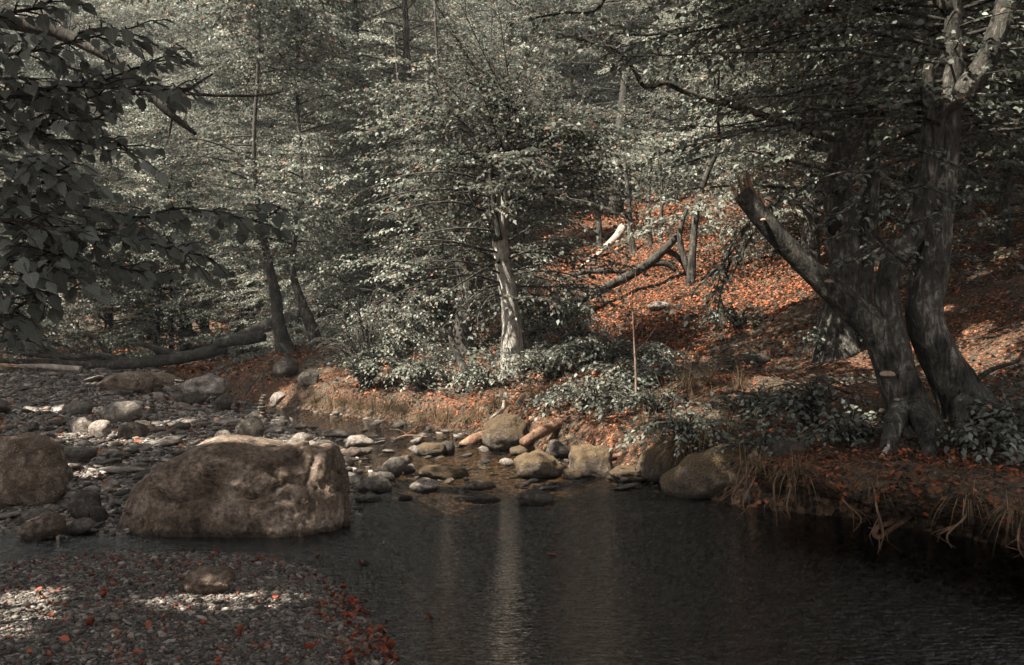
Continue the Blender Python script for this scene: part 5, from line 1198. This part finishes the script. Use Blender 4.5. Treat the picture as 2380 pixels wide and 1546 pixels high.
def scatter(n, x0, x1, y0, y1, rng): return rng.uniform(x0, x1, n), rng.uniform(y0, y1, n)
rng = np.random.RandomState(90); mb = MB()
X, Y = scatter(100000, -3.9, .0, 3.0, 6.2, rng); dW = water_sd(np.stack([X, Y], 1)); k = (dW > -.22) & ((dW > 0) | (rng.rand(len(X)) < .7)); X, Y = X[k], Y[k]
S = np.clip(rng.gamma(1.5, .004, len(X)) + .004, 0, .04)
pebbles(mb, X, Y, S, 1, rng)
X, Y = scatter(90000, -11, 1.2, 6.2, 24, rng); P2 = np.stack([X, Y], 1); dW = water_sd(P2); dR = foot_sd(P2)
k = (dR < -.02) & (dW > -.3) & (np.abs(X) < Y * .56 + .3) & (rng.rand(len(X)) < np.clip(1.4 - (Y - 6) * .055, .35, 1)); X, Y = X[k], Y[k]
S = (np.clip(rng.gamma(1.6, .0095, len(X)) + .009, 0, .09)) * (1 + (Y - 7) * .05)
pebbles(mb, X, Y, S, 1, rng, (.2, .42))
tag(mb.build('gravel', M['pebble'], smooth=False), 'grey shale gravel covering the bar and the stony flat', kind='stuff')

def litter(name, mk, X, Y, size, rng, curl=.35, zoff=.004, tilt=.45, label=''):
    n = len(X); z = height(X, Y); e = .05
    nx = -(height(X + e, Y) - z) / e; ny = -(height(X, Y + e) - z) / e
    N = norm(np.stack([np.clip(nx, -1, 1), np.clip(ny, -1, 1), np.ones(n)], 1) + rng.normal(0, tilt, (n, 3)))
    A = rng.normal(0, 1, (n, 3)); A = norm(A - N * (A * N).sum(1)[:, None]); L = size * rng.uniform(.6, 1.25, n)
    P = np.stack([X, Y, z + zoff + L * .12], 1) - A * (L * .5)[:, None]
    B = np.cross(N, A); l = L[:, None]; cu = (rng.uniform(-.1, 1, n) * curl)[:, None]
    v = np.stack([P, P + A * l * .28 + B * l * .26 + N * l * cu * .5, P + A * l * .66 + B * l * .24 + N * l * cu * .5, P + A * l + N * l * cu * .45, P + A * l * .66 - B * l * .24 + N * l * cu * .4, P + A * l * .28 - B * l * .26 + N * l * cu * .5,
                  P + A * l * .3, P + A * l * .66], 1)
    f = np.array([(0, 1, 2, 7), (2, 3, 4, 7), (0, 7, 4, 5)])[None] + (np.arange(n) * 8)[:, None, None]
    mb = MB(); mb.add(v.reshape(-1, 3), f.reshape(-1, 4)); return mb
def litter_build(name, mk, parts, label):
    mb = MB()
    for p in parts:
        for k, fl in p.f.items():
            off = mb.n
            mb.v += p.v; mb.f.setdefault(k, []).extend([a + off for a in fl]); mb.n += p.n
    tag(mb.build(name, M[mk], smooth=False), label, kind='stuff')
rng = np.random.RandomState(91); parts = []
for n, x0, x1, y0, y1, dmin, size in ((60000, -4, 5.5, 5, 13, .03, .036), (40000, .3, 4.6, 13.5, 24, .05, .04), (60000, -9, 10, 12, 22, .05, .062), (26000, -18, 17, 20, 38, .05, .13)):
    X, Y = scatter(n, x0, x1, y0, y1, rng); P2 = np.stack([X, Y], 1); k = (foot_sd(P2) > dmin + .66 * (1 - sm(Y, 6.7, 7.5))) & (np.abs(X) < Y * .6)
    k &= rng.rand(len(X)) < .25 + .75 * ((X > .3) & (X < 4.5) & (Y > 13.5)) + .75 * sm(fbm(np.stack([X * .9, Y * .9, X * 0 + 31], 1), 3), -.15, .2); parts.append(litter('l', 'litter', X[k], Y[k], size, rng))
X, Y = scatter(3000, -9, 0, 8, 24, rng); P2 = np.stack([X, Y], 1); k = (water_sd(P2) > .05) & (foot_sd(P2) < 0); parts.append(litter('l', 'litter', X[k], Y[k], .08, rng))
litter_build('fallen_leaves', 'litter', parts, 'rust and orange beech leaf litter covering the wooded bank')
X, Y = scatter(2200, -3.6, 0, 3.1, 6, rng); P2 = np.stack([X, Y], 1); dW = water_sd(P2); nn = fbm(np.stack([X * 1.5, Y * 1.5, X * 0], 1), 2)
k = (dW > -.02) & (rng.rand(len(X)) < .28 + .35 * (nn > .1) + .3 * (X < -1.7) + .6 * (dW < .12) * (X > -1.1)); E = WATER[-6:-2]; tq = rng.uniform(0, 1, 190); Xe = np.interp(tq, np.linspace(0, 1, 4), E[:, 0]) - np.abs(rng.normal(.02, .13, 190)); Ye = np.interp(tq, np.linspace(0, 1, 4), E[:, 1]) - rng.normal(0, .05, 190)
litter_build('leaf_litter', 'red_leaf', [litter('l', 'r', X[k], Y[k], .026, rng, 1.3, .008, .6), litter('l', 'r', Xe, Ye, .036, rng, 1.4, .012, .6)], 'small red dry leaves strewn over the near gravel bar')
# single large red leaves near the camera
rng = np.random.RandomState(92); lst = []
EDGE = [(888, 1470), (900, 1495), (905, 1520), (895, 1440), (870, 1405), (885, 1532), (918, 1462), (850, 1385), (838, 1368), (910, 1540)]
OPEN = [(265, 1375), (35, 1335), (120, 1445), (215, 1465), (60, 1490), (300, 1500), (345, 1465), (465, 1402), (640, 1400), (720, 1520), (320, 1535), (150, 1500), (420, 1470), (560, 1490), (240, 1404), (500, 1292), (780, 1490), (90, 1380)]
for nm, lst_, lab in (('edge', EDGE, 'curled rust leaf at the near gravel edge, %s'), ('open', OPEN, 'curled red leaf lying on the near gravel, %s')):
    for i, (u, v) in enumerate(sorted(lst_, key=lambda t: -t[1] if nm == 'edge' else t[0])):
        p = hit(u, v); mb = litter('l', 'r', np.array([0.0]) + p[0], np.array([0.0]) + p[1], .048, rng, 1.6, .014, .5)
        mb.v = [a - np.array([p[0], p[1], p[2]], np.float32) for a in mb.v]
        o = mb.build('fallen_leaf', M['red_leaf'], smooth=False); o.location = [float(a) for a in p]
        q = ['nearest', 'second nearest', 'third nearest', 'fourth nearest', 'fifth nearest', 'sixth nearest', 'seventh nearest', 'eighth nearest', 'ninth nearest', 'tenth nearest'][i] + ' to the viewer' if nm == 'edge' else (ONUM + ['fourteenth from left', 'fifteenth from left', 'sixteenth from left', 'seventeenth from left', 'eighteenth from left'])[i]
        tag(o, lab % q, 'leaf', 'large red leaves on the near gravel')
rng = np.random.RandomState(98); mb = MB(); n = 0
while n < 900:
    y = rng.uniform(5.6, 24); x = rng.uniform(-.55, .55) * y; P2 = np.array([[x, y]]); d = foot_sd(P2)[0]
    if d < (.75 if y < 7.5 else .05): 
        if not (d < -.1 and y > 17 and rng.rand() < .5): continue
    L_ = rng.gamma(2, .12) + .08; th = rng.uniform(0, 3.14); e = np.array([math.cos(th), math.sin(th)]) * L_ / 2
    p0 = np.array([x - e[0], y - e[1]]); p1 = np.array([x + e[0], y + e[1]]); m = (p0 + p1) / 2 + rng.normal(0, .12 * L_, 2)
    q = np.array([[p0[0], p0[1], gh(*p0) + .01], [m[0], m[1], gh(*m) + rng.uniform(.01, .08)], [p1[0], p1[1], gh(*p1) + rng.uniform(.0, .12)]])
    r_ = rng.uniform(.003, .009); tube(mb, q, [r_, r_ * .8, r_ * .3], 4, sub=2); n += 1
tag(mb.build('twigs', M['bark_grey']), 'dead twigs littering the wooded bank', kind='stuff')
for i, (u, v, lab) in enumerate([(1295, 1240, 'single red leaf afloat in the middle of the pool'), (1282, 1292, 'small leaf afloat nearer than the mid pool one'), (738, 1294, 'pale red leaf afloat in the channel below the huge boulder'), (1000, 1435, 'dark leaf afloat low in the pool near the gravel point'), (845, 1312, 'leaf afloat just off the near gravel edge')]):
    p = at(u, v, CH * F / (v - HY)); mb = litter('l', 'r', np.array([p[0]]), np.array([p[1]]), .06, rng, .8, 0, .05); a = mb.v[0]; mb.v = [(a - a.mean(0)).astype(np.float32)]
    o = mb.build('fallen_leaf', M['red_leaf'], smooth=False); o.location = (float(p[0]), float(p[1]), .008); tag(o, lab, 'leaf', 'leaves afloat on the pool')
# ground ivy over the dark right bank
rng = np.random.RandomState(93); lv = Leaves()
X, Y = scatter(44000, -6, 8, 5.4, 22, rng); P2 = np.stack([X, Y], 1); nn = fbm(np.stack([X * 1.1, Y * 1.1, X * 0 + 9], 1), 3); dR = foot_sd(P2)
k = (dR > .15 + .66 * (1 - sm(Y, 6.7, 7.5))) & ~((X > .3) & (X < 4.6) & (Y > 13) & (rng.rand(len(X)) < .92)) & (nn > -.02 + .1 * sm(dR, 3, 5)); X, Y = X[k], Y[k]; z = height(X, Y); n = len(X)
A = norm(rng.normal(0, 1, (n, 3)) * [1, 1, .4]); N = norm(np.stack([rng.normal(0, .35, n), rng.normal(-.2, .35, n), np.ones(n)], 1)); N = norm(N - A * (N * A).sum(1)[:, None])
me = leaf_mesh('ground_ivy', M['leaf_shade'], np.stack([X, Y, z + rng.uniform(.01, .13, n)], 1), A, N, rng.uniform(.03, .065, n) * (1 + .04 * np.maximum(0, Y - 8)), .75)
o = bpy.data.objects.new('ground_ivy', me); COL.objects.link(o); tag(o, 'dark low ivy and seedlings on the wooded bank', kind='stuff')

# undercut lip of turf over the dark water on the right
def lip():
    t = np.linspace(0, 1, 90)
    q = np.array([(3.9, 3.4), (3.2, 4.2), (2.72, 5.5), (2.1, 6.2), (1.8, 6.9)]); tt = np.linspace(0, 1, len(q))
    cx, cy = np.interp(t, tt, q[:, 0]), np.interp(t, tt, q[:, 1])
    d = np.gradient(np.stack([cx, cy], 1), axis=0); d = norm(d); nrm = np.stack([-d[:, 1], d[:, 0]], 1)      # toward the water
    ns = 22; V = []
    for j in range(ns):
        a = j / (ns - 1)
        # profile from inland top, over the lip, back under
        if a < .5: off = -1.5 + a * 2 * 1.9; zz = .38 + .08 * math.sin(a * 2 * math.pi * .62)
        else: bq = (a - .5) * 2; off = .40 * (1 - bq) - 1.0 * bq + .06 * math.sin(bq * 3.14); zz = .447 - .2 * min(1, bq * 4) + .1 * max(0, bq - .3) 
        V.append(np.stack([cx + nrm[:, 0] * off, cy + nrm[:, 1] * off, 0 * cx + zz], 1))
    V = np.stack(V, 1).reshape(-1, 3)
    V += np.stack([.16 * fbm(V * 2.2, 4), .16 * fbm(V * 2.2 + 40, 4), .12 * fbm(V * 2.6 + 80, 4) + .05 * fbm(V * 8, 3)], 1)
    n = len(t); i = np.arange(n - 1)[:, None] * ns; j = np.arange(ns - 1)[None]
    f = np.stack([i + j, i + j + 1, i + ns + j + 1, i + ns + j], -1).reshape(-1, 4)
    mb = MB(); mb.add(V, f); o = mb.build('bank', M['ground'])
    a = o.data.attributes.new('litter', 'FLOAT', 'POINT'); a.data.foreach_set('value', np.ones(len(V), np.float32)); tag(o, kind='structure')
    # leaf litter and fine roots on the lip
    rng = np.random.RandomState(95); k = rng.randint(0, n * ns, 9000); k = k[(k % ns) < ns * .56]; P = V[k] + rng.normal(0, .02, (len(k), 3)); P[:, 2] += .02
    n = len(P); A = norm(rng.normal(0, 1, P.shape) * [1, 1, .5]); N = norm(rng.normal(0, .5, P.shape) + [0, -.3, 1]); N = norm(N - A * (N * A).sum(1)[:, None])
    B = np.cross(N, A); l = rng.uniform(.025, .045, n)[:, None]
    v = np.stack([P, P + A * l * .28 + B * l * .26 + N * l * .1, P + A * l * .66 + B * l * .24 + N * l * .1, P + A * l, P + A * l * .66 - B * l * .24 + N * l * .1, P + A * l * .28 - B * l * .26 + N * l * .1], 1)
    mb = MB(); mb.add(v.reshape(-1, 3), np.arange(n * 6).reshape(n, 6)); tag(mb.build('leaf_litter', M['litter'], smooth=False), 'dull fallen leaves on the lip of the undercut bank', kind='stuff')
lip()
# roots and grass hanging over the edge of the turf
rng = np.random.RandomState(97); q = np.array([(3.55, 3.8), (3.2, 4.2), (2.72, 5.5), (2.1, 6.2), (1.85, 6.8)])
tt = np.sort(rng.uniform(.12, 1, 26))[::-1]
EDGE_P = []
for t in tt:
    x, y = np.interp(t, np.linspace(0, 1, 5), q[:, 0]), np.interp(t, np.linspace(0, 1, 5), q[:, 1]); i = min(3, int(t * 4)); d = norm(q[i + 1] - q[i]); n_ = np.array([-d[1], d[0]])
    EDGE_P.append((x + n_[0] * .36, y + n_[1] * .36))
for i, (x, y) in enumerate(EDGE_P[::2]):
    L_ = rng.uniform(.12, .3); p0 = np.array([x, y, .36])
    w = MB(); a = rng.uniform(-.12, .12); tube(w, np.array([[.05, .05, .05], [0, 0, -.02], [a, -.03, -L_ * .6], [a * .6 + rng.uniform(-.05, .05), -.02, -L_]]), [.009, .008, .005, .002], 5, rough=.2)
    for k in range(3): tube(w, np.array([[a * .4, -.01, -L_ * .3], [a + rng.uniform(-.08, .08), -.02, -L_ * rng.uniform(.4, .7)], [a + rng.uniform(-.12, .12), -.03, -L_ * rng.uniform(.7, 1.1)]]), [.004, .003, .0015], 3, sub=1)
    o = w.build('root', M['rotwood']); o.location = [float(c) for c in p0]; tag(o, 'thin root dangling from the undercut turf lip, %s' % ONUM[i], 'root', 'roots hanging under the bank')
for i, (x, y) in enumerate(EDGE_P[1::2]):
    grass(0, 0, 90, rng.uniform(.16, .34), 'grass drooping over the undercut turf lip, %s' % ONUM[i], 700 + i, 1.0, pos=(x + .05, y + .05, .42))

# distant woodland that closes the valley
rng = np.random.RandomState(96); n = 90000
X = rng.uniform(-75, 75, n); Y = rng.uniform(56, 100, n); z = height(X, Y); cell = fbm(np.stack([X * .16, Y * .16, 0 * X], 1), 2)
H = 9 + 5 * cell; zz = z + H * rng.rand(n) ** .6
A = norm(rng.normal(0, 1, (n, 3)) * [1, 1, .5]); N = norm(np.stack([rng.normal(0, .4, n), rng.normal(0, .4, n), np.ones(n)], 1)); N = norm(N - A * (N * A).sum(1)[:, None])
o = bpy.data.objects.new('distant_woodland', leaf_mesh('distant_woodland', M['leaf'], np.stack([X, Y, zz], 1), A, N, rng.uniform(.25, .5, n))); COL.objects.link(o)
tag(o, 'distant wooded hillside closing the valley', kind='stuff')

# thin valley air
mb = MB(); bx = [(-172, -82, -2.5), (172, -82, -2.5), (172, 232, -2.5), (-172, 232, -2.5)]
bx = bx + [(a, b, 75) for a, b, c in bx]
mb.add(bx, [(3, 2, 1, 0), (4, 5, 6, 7), (0, 1, 5, 4), (1, 2, 6, 5), (2, 3, 7, 6), (3, 0, 4, 7)])
hm, nt, out = mat('haze'); pv = nd(nt, 'ShaderNodeVolumePrincipled', ins={'Density': 0.0009, 'Color': (.9, .93, .93, 1), 'Anisotropy': .2}); nt.links.new(pv.outputs[0], out.inputs['Volume'])
tag(mb.build('haze', hm, smooth=False), kind='stuff')

# ------------------------------------------------------------------ light and camera
w = bpy.data.worlds.new('World'); scene.world = w; w.use_nodes = True; nt = w.node_tree
bg = nt.nodes['Background']; sky = nt.nodes.new('ShaderNodeTexSky'); sky.sky_type = 'NISHITA'; sky.sun_disc = False
el = math.asin(SUN[2]); az = math.atan2(SUN[0], SUN[1])
sky.sun_elevation = el; sky.sun_rotation = az
hs = nt.nodes.new('ShaderNodeHueSaturation'); hs.inputs['Saturation'].default_value = 0.06
nt.links.new(sky.outputs[0], hs.inputs['Color']); nt.links.new(hs.outputs[0], bg.inputs[0]); bg.inputs[1].default_value = 0.08
sl = bpy.data.lights.new('sun', 'SUN'); sl.energy = 5; sl.angle = math.radians(.5); sl.color = (1, .95, .83)
so = bpy.data.objects.new('sun', sl); COL.objects.link(so); so.rotation_euler = Vector(SUN).to_track_quat('Z', 'Y').to_euler()
cam = bpy.data.cameras.new('camera'); co = bpy.data.objects.new('camera', cam); COL.objects.link(co)
cam.sensor_width = 36; cam.lens = 36 * F / 2380; cam.shift_y = -33 / 2380; cam.clip_end = 600; cam.clip_start = .05
co.location = (0, 0, CH); co.rotation_euler = (math.pi / 2, 0, 0); scene.camera = co
vs = scene.view_settings; vs.view_transform = 'Standard'; vs.look = 'None'; vs.exposure = 2.25; vs.gamma = 1
cy = scene.cycles; cy.max_bounces = 5; cy.diffuse_bounces = 2; cy.glossy_bounces = 3; cy.transparent_max_bounces = 8; cy.transmission_bounces = 3; cy.caustics_reflective = False; cy.caustics_refractive = False
cy.sample_clamp_indirect = 4; cy.volume_bounces = 0
